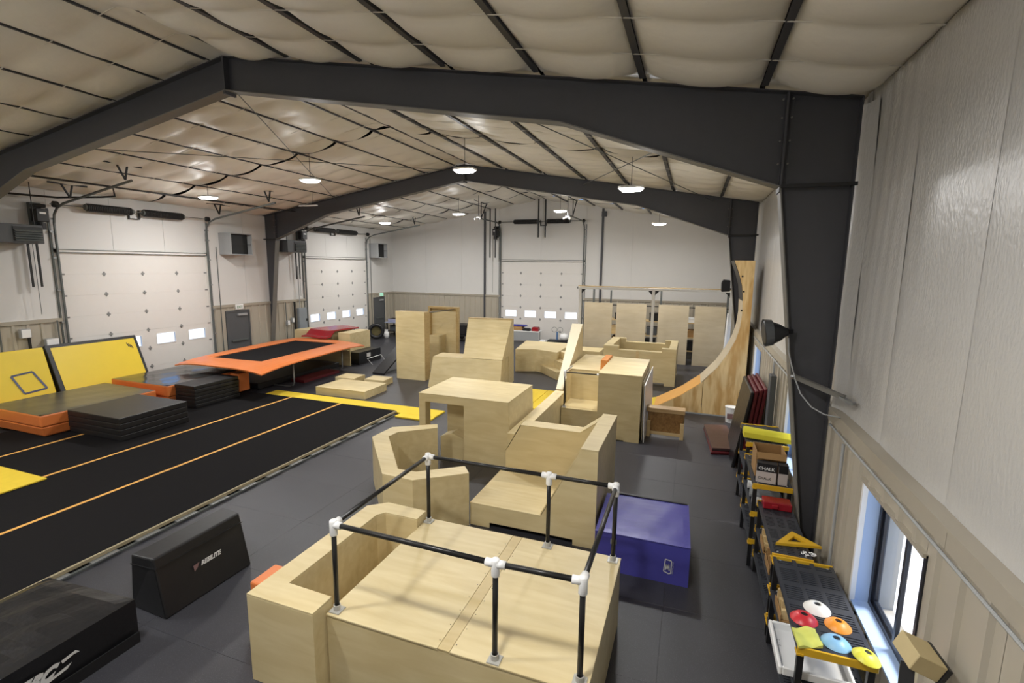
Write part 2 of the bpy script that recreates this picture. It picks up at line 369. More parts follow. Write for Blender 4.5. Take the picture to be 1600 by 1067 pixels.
# liner sheets with shallow vertical seams
def sheets(wall, spans, place, w0=1.83):
    for (a, b, z0, z1) in spans:
        n = max(1, round((b-a)/w0)); w = (b-a)/n
        for i in range(n):
            p = [place(a+i*w+.004, z0), place(a+(i+1)*w-.004, z0), place(a+(i+1)*w-.004, z1 if not callable(z1) else z1(a+(i+1)*w)), place(a+i*w+.004, z1 if not callable(z1) else z1(a+i*w))]
            mb = MB(); off = Vector(place(0, 0, .012)) - Vector(place(0, 0)); mb.loft(p, [tuple(Vector(q)+off) for q in p])
            struct('liner_sheet', mb, WALLF, wall)
sheets(wl, [(YN, D1[0]-.12, HW, EAVE), (D1[0]-.12, D1[1]+.12, DH+.12, EAVE), (D1[1]+.12, D2[0]-.12, HW, EAVE), (D2[0]-.12, D2[1]+.12, DH+.12, EAVE), (D2[1]+.12, YF, HW, EAVE)], lambda t, z, d=0: (XL+d, t, z))
zr = lambda x: roof_z(x)-.02
sheets(wf, [(XL, DF[0]-.12, HW, zr), (DF[0]-.12, DF[1]+.12, DH+.12, lambda x: roof_z(max(min(x, XM+.0), x))-.02), (DF[1]+.12, XR, HW, zr)], lambda t, z, d=0: (t, YF-d, z), 2.1)
wains(wl, [(YN, D1[0]-.1, 0, HW-.1), (D1[1]+.1, MD1[0]-.06, 0, HW-.1), (MD1[0]-.06, MD1[1]+.06, MDH+.06, HW-.1), (MD1[1]+.06, D2[0]-.1, 0, HW-.1), (D2[1]+.1, MD2[0]-.06, 0, HW-.1), (MD2[0]-.06, MD2[1]+.06, MDH+.06, HW-.1), (MD2[1]+.06, YF, 0, HW-.1)], lambda t, d, z: (XL+.03+d, t, z))
wains(wf, [(XL, DF[0]-.1, 0, HW-.1), (DF[1]+.1, XR-.2, 0, HW-.1)], lambda t, d, z: (t, YF-.03-d, z))
tl = struct('trim_2', MB().box(XL, XL+.075, YN, D1[0]-.1, HW-.1, HW).box(XL, XL+.075, D1[1]+.1, D2[0]-.1, HW-.1, HW).box(XL, XL+.075, D2[1]+.1, YF, HW-.1, HW), TRIM)
tf = struct('trim_3', MB().box(XL+.08, DF[0]-.1, YF-.075, YF, HW-.1, HW).box(DF[1]+.1, XW, YF-.075, YF, HW-.1, HW), TRIM)
for xx in (-10.77, -4.40): struct('end_column', MB().box(xx-.05, xx+.05, YF-.09, YF-.015, 0, roof_z(xx)-.05), STEEL, wf)
struct('purlin_clip', MB().box(-4.46, -4.22, YF-.12, YF-.02, 6.5, 6.75), STEEL, wf)

def sectional_door(n, place, a, b, head=5.35):
    """place(t, depth into room, z) -> xyz"""
    def bx(mb, t0, t1, d0, d1, z0, z1):
        p = [place(t0, d0, z0), place(t1, d1, z1)]
        return mb.box(min(p[0][0], p[1][0]), max(p[0][0], p[1][0]), min(p[0][1], p[1][1]), max(p[0][1], p[1][1]), z0, z1)
    d = struct('door_%d' % n, bx(bx(bx(MB(), a-.10, a, -.02, .05, 0, DH+.1), b, b+.10, -.02, .05, 0, DH+.1), a-.10, b+.10, -.02, .05, DH, DH+.1), DOORW)
    w = b-a; S = DH/7
    for k in range(7):
        z0, z1 = k*S, (k+1)*S
        if k == 2:
            mb = MB(); cuts = []
            pw = .62; zc0, zc1 = z0+.11, z0+.44; t = a
            for j in range(4):
                c = a+w*(j+.5)/4; cuts.append((c-pw/2, c+pw/2))
            t = a
            for (c0, c1) in cuts: bx(mb, t, c0, -.05, 0, z0, z1); bx(mb, c0, c1, -.05, 0, z0, zc0); bx(mb, c0, c1, -.05, 0, zc1, z1); t = c1
            bx(mb, t, b, -.05, 0, z0, z1)
            s = struct('door_section', mb, DOORW, d)
            for (c0, c1) in cuts:
                struct('pane', bx(MB(), c0, c1, -.03, -.022, zc0, zc1), GLASSD, s)
                struct('pane_frame', bx(bx(bx(bx(MB(), c0-.02, c0, 0, .012, zc0-.02, zc1+.02), c1, c1+.02, 0, .012, zc0-.02, zc1+.02), c0, c1, 0, .012, zc0-.02, zc0), c0, c1, 0, .012, zc1, zc1+.02), WHT, s)
        else: struct('door_section', bx(MB(), a, b, -.05, 0, z0, z1), DOORW, d, bev=.004)
        if k < 6:
            for j in range(1, 4):
                c = a+w*j/4; struct('hinge', bx(bx(MB(), c-.02, c+.02, 0, .012, z1-.065, z1+.07), c-.05, c+.05, 0, .016, z1-.02, z1+.025), HINGE, d)
            for c in (a+.06, b-.06): struct('hinge', bx(MB(), c-.05, c+.05, 0, .014, z1-.02, z1+.025), HINGE, d)
    struct('weather_strip', bx(bx(MB(), a, b, .05, .07, DH+.0, DH+.015), a, b, .05, .07, DH+.075, DH+.095), DKGAL, d)
    # tracks, bent back under the roof
    for c, sg in ((a-.03, -1), (b+.03, 1)):
        pts = [(c, .10, 0.02), (c, .10, head-.3), (c, .16, head-.05), (c, .32, head+.12), (c, .6, head+.22)]
        zz = head+.22; run = 2.8
        pts.append((c, .6+run, zz + (run/6 if n < 3 else 0)))
        struct('track', MB().tube([place(*p) for p in pts], .034, 6), DKGAL, d)
        struct('track_angle', bx(MB(), c+sg*.07, c+sg*.11, 0, .05, .0, head+.1), DKGAL, d)
        for zb in (.5, 1.4, 2.3, 3.2, 4.1, head-.55, head-.2): struct('track_bracket', bx(MB(), min(c, c+sg*.11), max(c, c+sg*.11), .02, .10, zb, zb+.05), GALV, d)
    return d
pl_left = lambda t, dpt, z: (XL+dpt, t, z)
pl_far = lambda t, dpt, z: (t, YF-dpt, z)
sectional_door(1, pl_left, *D1); sectional_door(2, pl_left, *D2); sectional_door(3, pl_far, *DF, head=6.05)
def springs(name, label, place, segs, z, ends):
    t = thing(name, label, 'spring', place(segs[0][0], .25, z))
    part('shaft', MB().tube([place(ends[0], .25, z), place(ends[1], .25, z)], .016, 6), DKGAL, t)
    for (a, b) in segs:
        mb = MB(); n = int((b-a)/.045)
        for i in range(n):
            p0 = place(a+(b-a)*i/n, .25, z); p1 = place(a+(b-a)*(i+.72)/n, .25, z); mb.tube([p0, p1], .115, 12)
        part('coil', mb, BLKS, t)
        for e in (a, b): part('winding_cone', MB().tube([place(e-.05, .25, z), place(e+.05, .25, z)], .085, 10), DKGAL, t)
    for e in (ends[0]+.12, ends[1]-.12): part('cable_drum', MB().tube([place(e-.05, .25, z), place(e+.05, .25, z)], .085, 12), BLKS, t)
    m = (segs[0][1]+segs[1][0])/2
    mb = MB()
    for e in (m-.15, m+.15): mb.bar(place(e, .06, z-.2), place(e, .06, z+.08), .04, .04); mb.bar(place(e, .06, z-.02), place(e, .27, z-.02), .04, .03)
    mb.bar(place(m-.17, .06, z-.2), place(m+.17, .06, z-.2), .03, .03)
    part('anchor_bracket', mb, BLKS, t)
springs('torsion_spring', 'black torsion springs above the roller door behind the yellow mats', pl_left, [(9.42, 10.62), (11.0, 12.25)], 5.56, (8.55, 13.3))
springs('torsion_spring', 'black torsion springs above the left wall door beyond the trampoline', pl_left, [(18.55, 19.85), (20.1, 21.5)], 5.60, (17.9, 22.6))
springs('torsion_spring', 'black torsion springs above the far wall door', pl_far, [(-9.0, -7.75), (-7.2, -6.05)], 6.31, (-9.95, -5.2))

def man_door(n, y0, y1):
    d = struct('door_%d' % n, MB().box(XL, XL+.08, y0-.055, y0, 0, MDH+.055).box(XL, XL+.08, y1, y1+.055, 0, MDH+.055).box(XL, XL+.08, y0, y1, MDH, MDH+.055), DOORG)
    struct('door_leaf', MB().box(XL+.01, XL+.055, y0+.004, y1-.004, .01, MDH-.004), DOORG, d)
    struct('push_bar', MB().box(XL+.055, XL+.11, y0+.12, y1-.1, 1.0, 1.06), DKGAL, d)
    struct('door_closer', MB().box(XL+.055, XL+.12, y0+.45, y1-.1, MDH-.16, MDH-.08), LTGRY, d)
man_door(4, *MD1); man_door(5, *MD2)
def exit_sign(y, z, label):
    t = thing('exit_sign', label, 'sign', (XL+.08, y, z))
    part('housing', MB().box(XL+.075, XL+.13, y-.17, y+.17, z, z+.2), WHT, t, bev=.008)
    part('face', MB().box(XL+.13, XL+.134, y-.155, y+.155, z+.015, z+.185), EXIT if y > 20 else WHT, t)
    part('lettering', text_mb('EXIT', .13, (XL+.136, y-.145, z+.05), (0, 1, 0), (0, 0, 1), bold=.004), WHT if y > 20 else mat('exit_letters', srgb(120, 160, 130), .5), t)
exit_sign(14.37, 2.24, 'white exit sign above the grey door by the trampoline'); exit_sign(23.75, 2.24, 'glowing green exit sign above the corner door')

# ------------------------------------------------------------------ ceiling
deck = MB().xz([(XL-.3, EAVE+.27), (XM, roof_z(XM)+.32), (XR+.3, EAVE+.27), (XR+.3, EAVE+.4), (XM, roof_z(XM)+.45), (XL-.3, EAVE+.4)], YN-.3, YF+.3)
ce = struct('ceiling', deck, DECK)
bays = [(YN, FR1, [(YN, FR1)]), (FR1, FR2, [(FR1, 11.20), (11.30, FR2)]), (FR2, YF, [(FR2, 18.16), (18.24, 20.46), (20.54, 22.76), (22.84, YF)])]
xs = [XR+.02] + PURL + [XL-.02]
for bi, (ya, yb, halves) in enumerate(bays):
    for (h0, h1) in halves:
        for i in range(len(xs)-1):
            x1, x0 = xs[i], xs[i+1]; ph = random.random()*10
            g_ = .03 if x1 > -6.3 else .016; e1 = g_ if i else 0; e0 = g_ if i < len(xs)-2 else 0
            x1 -= e1; x0 += e0
            right = (x0+x1)/2 > XM
            A = (.17 if right else .12) if bi == 0 else .10
            if -8 < x0 and x1 < -7.2: A = .01
            ny = max(10, int((h1-h0)/.083))
            def ins(u, v, x0=x0, x1=x1, h0=h0, h1=h1, A=A, ph=ph, bi=bi):
                x = x0+(x1-x0)*u; y = h0+(h1-h0)*v
                s = max(0, math.sin(math.pi*u))**.55
                band = abs(math.sin(math.pi*(y-4.15)/.83))**.55
                d = A*s*(.35+.65*band)
                if bi: d += .012*s*math.sin(9*y+ph+4*u) + .010*s*math.sin(5*y-7*u+ph) + (.012*s*math.sin(21*y+2*math.sin(3*u+ph)) if x > -6 else 0)
                else: d += .014*s*math.sin(2.5*y+3*u+ph)
                pinch = .05*(1-min(1, (y-h0)/.25))*(1 if bi else 0) + .05*(1-min(1, (h1-y)/.25))*(1 if bi else 0)
                fd = min(abs(y-FR1), abs(y-FR2)); d *= min(1, max(0, (fd-.10)/.22))**.7
                return (x, y, roof_z(x)+(.055 if x > -6.3 else .022)+pinch*(1-s)*.5-d)
            struct('insulation_panel', MB().grid(ins, 10, ny), CEIL, ce, smooth=True)
for x in PURL:
    for (ya, yb, _) in bays:
        z = roof_z(x)
        struct('purlin', MB().box(x-(.035 if x > -6.3 else .022), x+(.035 if x > -6.3 else .022), ya+.14, yb-.14, z-.004, z+.006).box(x+.012, x+.022, ya+.14, yb-.14, z, z+.26), STEEL, ce)
for (ya, yb, _) in bays:
    k = math.ceil((ya+.3-4.15)/.83)
    while 4.15+.83*k < yb-.3:
        y = 4.15+.83*k; k += 1
        for (xa, xb) in ((XR-.02, XM), (XM, XL+.02)):
            za, zb = roof_z(xa)-.008, roof_z(xb)-.008
            struct('strap', MB().loft([(xa, y-.009, za), (xa, y+.009, za), (xa, y+.009, za+.004), (xa, y-.009, za+.004)], [(xb, y-.009, zb), (xb, y+.009, zb), (xb, y+.009, zb+.004), (xb, y-.009, zb+.004)]), STRAP, ce)

# ------------------------------------------------------------------ steel portal frames
def frame(yc, label):
    t = thing('steel_portal_frame', label, 'steel frame', (XM, yc, 0))
    top = lambda x: roof_z(x)-.03
    apex = (XM, roof_z(XM)-.56)
    hR = (-1.78, 5.93); kR = (.875, 5.0); mir = lambda p: (2*XM-p[0], p[1])
    bR = (1.40, .0)
    outR = 1.60
    bf = .11; th = .014
    for sgn, name in ((0, 'r'), (1, 'l')):
        g = (lambda p: p) if sgn == 0 else mir
        web = [g((XM, top(XM))), g((kR[0], top(kR[0]))), g(kR), g(hR), g(apex)]
        part('rafter_web', MB().xz(web, yc-.006, yc+.006), STEEL, t)
        col = [g((kR[0]+.004, top(kR[0]))), g((outR, top(outR))), g((outR, 0)), g((1.55, 0)), g(kR)]
        part('column_web', MB().xz(col, yc-.006, yc+.006), STEEL, t)
        def fl(nm, p, q, m=STEEL):
            p = g(p); q = g(q)
            part(nm, MB().bar((p[0], yc, p[1]), (q[0], yc, q[1]), 2*bf, th, up=Vector((0, 1, 0)).cross(Vector((q[0]-p[0], 0, q[1]-p[1]))).normalized()), m, t)
        fl('rafter_flange', (XM, top(XM)), (outR, top(outR)), STEEL)
        fl('rafter_flange', apex, hR, FLG); fl('rafter_flange', hR, kR, FLG)
        fl('column_flange', kR, (1.55, .02), FLG)
        fl('column_flange', (outR, top(outR)), (outR, 0), STEEL)
        part('knee_plate', MB().box(min(g((kR[0]-.012, 0))[0], g((kR[0]+.012, 0))[0]), max(g((kR[0]-.012, 0))[0], g((kR[0]+.012, 0))[0]), yc-bf, yc+bf, kR[1]-.06, top(kR[0])), STEEL, t)
        p = g((kR[0], 0)); q = g((1.66, 0))
        part('girt_strut', MB().bar((p[0], yc-.12, 5.0), (q[0], yc-.12, 5.0), .03, .04), BLKS, t)
        for z in (5.25, 5.5, 5.75, 5.95):
            for s in (-.05, .05):
                x = g((kR[0]+s, 0))[0]; part('bolt', MB().tube([(x, yc-bf-.012, z), (x, yc-bf+.01, z)], .011, 6), FLG, t)
        pb = g((1.47, 0))[0]; part('base_plate', MB().box(pb-.13, pb+.13, yc-.13, yc+.13, 0.0, .02), STEEL, t)
    part('apex_plate', MB().box(XM-.02, XM+.02, yc-bf, yc+bf, apex[1]-.06, top(XM)), STEEL, t)
    return t
frame(FR1, 'dark grey steel portal frame whose column stands behind the shelves')
frame(FR2, 'dark grey steel portal frame whose column stands behind the quarter pipe')
# roof cross bracing rods
for (xa, xb) in ((-3.46, .40), (.40, -3.46)):
    dz = .17 if xa < xb else .21
    solo('brace_rod', MB().tube([(xa, FR1+.15, roof_z(xa)-dz), (xb, FR2-.15, roof_z(xb)-dz)], .010, 6), DKGAL, 'thin roof brace rod on the window side, %s at the near frame' % ('higher' if xa < xb else 'lower'), 'rod', 'roof brace rods on the right')
for (xa, xb) in ((-12.9, -7.9), (-7.9, -12.9)):
    dz = .17 if xa < xb else .21
    solo('brace_rod', MB().tube([(xa, FR1+.15, roof_z(xa)-dz), (xb, FR2-.15, roof_z(xb)-dz)], .010, 6), DKGAL, 'thin roof brace rod on the roller door side, %s at the near frame' % ('higher' if xa > xb else 'lower'), 'rod', 'roof brace rods on the left')

# ------------------------------------------------------------------ lamps
def make_lamp(x, y, z, label, group):
    t = thing('high_bay_light', label, 'light', (x, y, z), 0, group)
    part('housing', MB().prism([(-.27, -.12), (-.20, -.2), (.20, -.2), (.27, -.12), (.27, .12), (.20, .2), (-.20, .2), (-.27, .12)], .012, .055), WHT, t, local=True)
    oct_ = [(-.25, -.11), (-.19, -.18), (.19, -.18), (.25, -.11), (.25, .11), (.19, .18), (-.19, .18), (-.25, .11)]
    part('lens', MB().loft([(x*.8, y*.8, -.035) for x, y in oct_], [(x, y, .011) for x, y in oct_]), LAMPM, t, local=True)
    top = roof_z(x)-z
    part('hanger', MB().tube([(0, 0, .05), (0, 0, top-.02)], .007, 6), BLKS, t, local=True)
    ld = bpy.data.lights.new('lamp', 'AREA'); ld.shape = 'RECTANGLE'; ld.size = .46; ld.size_y = .32; ld.energy = LAMP_W; ld.color = (1.0, .99, .98); ld.spread = math.radians(172)
    lo = bpy.data.objects.new('lamp', ld); COL.objects.link(lo); lo.parent = t; lo.location = (0, 0, -.04)
    pd = bpy.data.lights.new('dome_glow', 'POINT'); pd.energy = DOME_W; pd.color = ld.color; pd.shadow_soft_size = .12
    po = bpy.data.objects.new('dome_glow', pd); COL.objects.link(po); po.parent = t; po.location = (0, 0, -.10)
    return t
LX = [-14.0, -10.1, -5.4, -1.4]
LZ = {-14.0: 5.98, -10.1: 6.3, -5.4: 6.32, -1.4: 5.73}
for y, gl in ((1.74, 'hanging above the near plywood box'), (11.3, 'hanging between the two steel frames'), (20.5, 'hanging beyond the second steel frame')):
    for xq, wh in zip(LX, ('nearest the roller door wall', 'second from the roller door wall', 'second from the window wall', 'nearest the window wall')):
        make_lamp(xq, y, LZ[xq], 'white LED light %s, %s' % (gl, wh), 'high bay lights ' + gl)
t = thing('tube_light', 'slim white tube light by the left end of the second frame', 'light', (-13.2, 14.6, 6.08))
part('housing', MB().box(-13.6, -12.8, 14.56, 14.64, 6.08, 6.12), WHT, t); part('hanger', MB().tube([(-13.0, 14.6, 6.1), (-13.0, 14.6, roof_z(-13.0)-.03)], .005, 6), BLKS, t)
def emergency(x, y, z, label):
    t = thing('emergency_light', label, 'light', (x, y, z))
    part('box', MB().box(x-.09, x+.09, y-.04, y+.04, z, z+.07), WHT, t, bev=.01)
    for s in (-1, 1):
        part('lamp_head', MB().lathe([(.0, 0), (.038, 0), (.045, .03), (.025, .07), (0, .07)], (x+s*.12, y-.06, z-.03), 12, (s*.3, -1, -.4)), WHT, t, smooth=True)
    part('stem', MB().tube([(x, y, z+.1), (x, y, roof_z(x)-.05)], .012, 6), BLKS, t)
emergency(-9.3, 20.9, 6.15, 'twin head emergency light hung left of the far door'); emergency(-5.1, 20.6, 6.05, 'twin head emergency light hung over the far door')

# ================================================================== plywood obstacles
def ply_thing(name, label, loc, rz=0, group=None): return thing(name, label, 'plywood box', loc, rz, group)

# ---- near deck box with the pipe railing
t = ply_thing('plywood_deck_box', 'wide low plywood box carrying a black pipe railing with white joints', (-1.79, 4.26, 0))
part('side_panel', MB().box(-3.018, -.567, 3.312, 3.330, 0, .812), PLY, t, bev=.002)
part('side_panel', MB().box(-3.018, -.567, 5.185, 5.203, 0, .812), PLY, t, bev=.002)
part('side_panel', MB().box(-3.018, -3.0, 3.331, 5.184, 0, .812), PLY, t, bev=.002)
part('side_panel', MB().box(-.585, -.567, 3.331, 5.184, 0, .812), PLY, t, bev=.002)
part('top_panel', MB().box(-3.022, -1.853, 3.306, 5.207, .8125, .83), PLY, t, bev=.003)
part('top_panel', MB().box(-1.735, -.562, 3.306, 5.207, .8125, .83), PLY, t, bev=.003)
part('joint_strip', MB().box(-1.850, -1.738, 3.310, 5.205, .8125, .829), wood('joint_ply', srgb(208, 188, 140), srgb(196, 174, 124)), t, bev=.002)
screws = MB()
for y in [3.4+.2*i for i in range(9)]:
    for x in (-1.875, -1.713): screws.lathe([(0, .8312), (.005, .8312), (.005, .8295)], (x, y, 0), 6)
part('screws', screws, BLKS, t, kind='stuff')
posts = {'FL': (-2.955, 3.385), 'FM': (-1.345, 3.365), 'FR': (-.64, 3.40), 'BR': (-.645, 5.13), 'BM': (-1.40, 5.13), 'BL': (-2.965, 5.125)}
RZ = 1.70
def railing(t, posts, rails, z0, rz, r=.0235, corners=()):
    for k, (x, y) in posts.items():
        po_ = part('post', MB().tube([(x, y, z0+.05), (x, y, rz-.03)], r, 12), PIPE, t, smooth=True)
        b = part('base_flange', MB().box(x-.055, x+.055, y-.055, y+.055, z0+.001, z0+.012).lathe([(.034, z0+.008), (.034, z0+.06), (.026, z0+.062)], (x, y, 0), 12), GREYP, po_)
        f = MB().lathe([(0, rz-.105), (.034, rz-.105), (.036, rz-.1), (.036, rz+.03), (.030, rz+.042), (0, rz+.042)], (x, y, 0), 14)
        dirs = set()
        for a, c in rails:
            if k in (a, c):
                o = posts[c if k == a else a]; d = Vector((o[0]-x, o[1]-y, 0)).normalized(); dirs.add((round(d.x, 2), round(d.y, 2)))
        if len(dirs) == 1 or k.endswith('M'):
            pass
        for dx, dy in dirs: f.tube([(x, y, rz), (x+dx*.085, y+dy*.085, rz)], .034, 12)
        part('fitting', f, WHT, po_, smooth=True, label='white pipe fitting')
    for a, c in rails:
        (xa, ya), (xc, yc) = posts[a], posts[c]
        part('rail', MB().tube([(xa, ya, rz), (xc, yc, rz)], r, 12), PIPE, t, smooth=True)
railing(t, posts, [('FL', 'FM'), ('FM', 'FR'), ('FR', 'BR'), ('BR', 'BM'), ('BM', 'BL'), ('BL', 'FL')], .83, RZ)

def ring_shape(poly_out, poly_in, z0, z1, t, topth=.018):
    """C shaped box: outer outline then inner outline back, closed"""
    poly = poly_out + poly_in[::-1]
    part('wall', MB().prism(poly, z0, z1-topth-.001), PLY, t, bev=.002)
    part('top_panel', MB().prism(poly, z1-topth, z1), PLY, t, bev=.003)
# ---- C shaped box beside the deck box
t = ply_thing('plywood_channel_box', 'c shaped hollow plywood box against the railed deck box', (-3.43, 4.2, 0))
ring_shape([(-3.04, 3.16), (-3.83, 3.16), (-3.83, 5.03), (-3.62, 5.21), (-3.04, 5.19)], [(-3.04, 3.415), (-3.57, 3.43), (-3.57, 4.87), (-3.50, 4.965), (-3.04, 4.965)], 0, .93, t)
part('floor_panel', MB().prism([(-3.045, 3.43), (-3.56, 3.44), (-3.56, 4.86), (-3.49, 4.955), (-3.045, 4.955)], .0, .02), PLY, t)
solo('orange_foam_block', MB().box(-4.40, -3.9, 3.68, 4.04, 0, .57), ORAV, 'orange vinyl foam block on the floor beside the c shaped box', 'mat', bev=.02, seg=2)
# ---- rotated C shaped box
t = ply_thing('plywood_channel_box', 'c shaped plywood box turned at an angle beside the dark floor track', (-4.4, 7.1, 0))
o_ = [(-3.08, 6.573), (-3.757, 6.026), (-4.309, 6.055), (-5.447, 7.376), (-5.42, 7.995), (-4.678, 8.491)]
i_ = [(-3.259, 6.80), (-3.869, 6.316), (-4.189, 6.306), (-5.177, 7.512), (-5.15, 7.783), (-4.571, 8.294)]
ring_shape(o_, i_, 0, .87, t)

# ---- ramp box with banked side and back wall
t = ply_thing('plywood_ramp_box', 'tall sided plywood ramp box with a low deck behind the railed box', (-2.09, 7.5, 0))
y0, y1 = 6.615, 8.42
prof = [(-3.08, .0), (-2.75, 0), (-2.75, .085), (-1.43, .085), (-1.43, 0), (-1.10, 0), (-1.10, 1.482), (-1.342, 1.482), (-1.925, .352), (-3.08, .352)]
part('front_panel', MB().xz(prof, y0, y0+.02), PLY, t, bev=.002)
part('deck', MB().box(-3.085, -1.918, y0-.004, 8.09, .353, .371), PLY, t, bev=.003)
part('side_panel', MB().box(-3.08, -3.062, y0+.021, 8.4, 0, .352), PLY, t)
part('side_panel', MB().box(-1.118, -1.10, y0+.021, y1, 0, 1.482), PLY, t, bev=.002)
part('bank_panel', MB().xz([(-1.925, .372), (-1.342, 1.482), (-1.36, 1.482), (-1.945, .372)], y0+.022, 8.09), PLY, t)
part('top_panel', MB().box(-1.345, -1.095, y0-.004, y1, 1.483, 1.50), PLY, t, bev=.003)
bw = [(-3.05, .0), (-3.05, .68), (-2.76, 1.20), (-1.675, 1.20), (-1.30, 1.48), (-1.121, 1.48), (-1.121, 0)]
part('back_wall', MB().xz(bw, 8.10, 8.39), PLY, t, bev=.002)
part('cap', MB().box(-2.77, -1.675, 8.095, 8.40, 1.2015, 1.218), PLY, t, bev=.002)
part('cap', MB().loft([(-1.674, 8.095, 1.202), (-1.31, 8.095, 1.482), (-1.31, 8.095, 1.498), (-1.674, 8.095, 1.218)], [(-1.674, 8.40, 1.202), (-1.31, 8.40, 1.482), (-1.31, 8.40, 1.498), (-1.674, 8.40, 1.218)]), PLY, t)
part('cap', MB().loft([(-3.055, 8.095, .69), (-2.775, 8.095, 1.202), (-2.775, 8.095, 1.218), (-3.07, 8.095, .69)], [(-3.055, 8.40, .69), (-2.775, 8.40, 1.202), (-2.775, 8.40, 1.218), (-3.07, 8.40, .69)]), PLY, t)

# ---- table shaped box with a doorway
t = ply_thing('plywood_table_box', 'table height plywood box with a square doorway in its front', (-4.25, 9.5, 0))
fp = [(-5.25, 0), (-5.1, 0), (-5.1, 1.232), (-4.212, 1.232), (-4.212, 0), (-3.19, 0), (-3.255, 1.391), (-5.25, 1.391)]
part('front_panel', MB().xz(fp, 8.74, 8.758), PLY, t, bev=.002)
part('back_panel', MB().xz([(-5.25, 0), (-5.1, 0), (-5.1, 1.232), (-4.212, 1.232), (-4.212, 0), (-3.19, 0), (-3.255, 1.391), (-5.25, 1.391)], 10.29, 10.308), PLY, t)
part('side_panel', MB().box(-5.25, -5.232, 8.759, 8.95, 0, 1.391), PLY, t)
part('side_panel', MB().box(-5.25, -5.232, 8.951, 10.289, 1.2, 1.391), PLY, t)
part('side_panel', MB().xz([(-3.19, 0), (-3.255, 1.391), (-3.273, 1.391), (-3.208, 0)], 8.759, 10.289), PLY, t)
part('partition', MB().box(-4.212, -4.194, 8.759, 10.289, 0, 1.391), PLY, t)
part('screen_wall', MB().box(-4.93, -4.213, 9.4, 9.418, 0, 1.231), PLY, t)
part('inner_wall', MB().box(-5.12, -5.102, 8.759, 8.95, 0, 1.231), PLY, t)
part('soffit', MB().box(-5.1, -4.213, 8.759, 10.289, 1.232, 1.25), PLY, t)
part('top_panel', MB().box(-5.255, -3.250, 8.735, 10.313, 1.3925, 1.41), PLY, t, bev=.003)
solo('gabled_block', MB().xz([(-4.78, 0), (-4.24, 0), (-4.24, .5), (-4.52, .60), (-4.78, .5)], 8.80, 9.12), PLY, 'small gable topped plywood block inside the doorway of the table box', 'plywood box', bev=.003)

# ---- low wall linking ramp box and tower
t = ply_thing('plywood_wall_box', 'narrow plywood wall with a flat ledge beside the table box', (-3.03, 10.2, 0))
part('body', MB().box(-3.15, -2.90, 8.45, 11.95, 0, .882), PLY, t, bev=.002)
part('top_panel', MB().box(-3.155, -2.895, 8.445, 11.955, .8835, .90), PLY, t, bev=.003)

# ---- tower with platform and back block
t = ply_thing('plywood_tower', 'tall square plywood tower with a recessed platform and short pipe rail', (-1.9, 12.6, 0))
tp = [(-1.95, 0), (-1.93, 0), (-1.93, 0), (-1.48, 0), (-1.48, .10), (-1.31, .10), (-1.31, 0), (-.96, 0), (-.96, 1.582), (-1.95, 1.582)]
part('tower_front', MB().xz([(-1.95, 0), (-1.48, 0), (-1.48, .10), (-1.31, .10), (-1.31, 0), (-.96, 0), (-.96, 1.582), (-1.95, 1.582)], 11.30, 11.318), PLY, t, bev=.002)
part('tower_body', MB().box(-1.948, -.962, 11.319, 13.5, .02, 1.580), PLY, t)
part('tower_top', MB().box(-1.955, -.955, 11.295, 13.505, 1.5835, 1.60), PLY, t, bev=.003)
part('platform', MB().box(-2.885, -1.957, 11.50, 12.44, .582, .60), PLY, t, bev=.003)
part('platform_front', MB().box(-2.88, -1.957, 11.505, 11.523, 0, .581), PLY, t)
part('platform_side', MB().box(-2.88, -2.862, 11.97, 12.44, .601, 1.40), PLY, t)
part('back_block', MB().box(-2.95, -1.957, 12.45, 14.7, 0, 1.382), PLY, t, bev=.002)
part('back_top', MB().box(-2.955, -1.957, 12.445, 14.705, 1.3835, 1.40), PLY, t, bev=.003)
part('orange_pad', MB().box(-2.13, -1.957, 12.6, 13.45, 1.401, 1.66), mat('orange_ply', srgb(206, 134, 66), .6), t, bev=.004)
railing(t, {'A': (-2.82, 11.56)}, [], .60, 1.49, .016)
part('rail', MB().tube([(-2.82, 11.56, 1.49), (-1.96, 11.56, 1.49)], .014, 10), PIPE, t, smooth=True)
part('rail', MB().tube([(-2.82, 11.56, 1.49), (-2.84, 12.46, 1.47)], .016, 10), GALV, t, smooth=True)
part('fitting', MB().tube([(-2.03, 11.56, 1.49), (-1.955, 11.56, 1.49)], .03, 10), WHT, t)
# sheets leaning on the tower
for k, (xa, ya, yb, zt, m) in enumerate(((-.925, 11.55, 13.3, 1.42, PLYG), (-.875, 11.4, 13.8, 1.36, WHT))):
    solo('leaning_sheet', MB().loft([(xa+.0, ya, .0), (xa+.02, ya, .0), (xa+.02, yb, .0), (xa+.0, yb, .0)], [(xa-.03, ya, zt), (xa-.01, ya, zt), (xa-.01, yb, zt), (xa-.03, yb, zt)]), m,
         ('pale plywood sheet leaning on the side of the tower', 'white board leaning outermost on the side of the tower')[k], 'board')
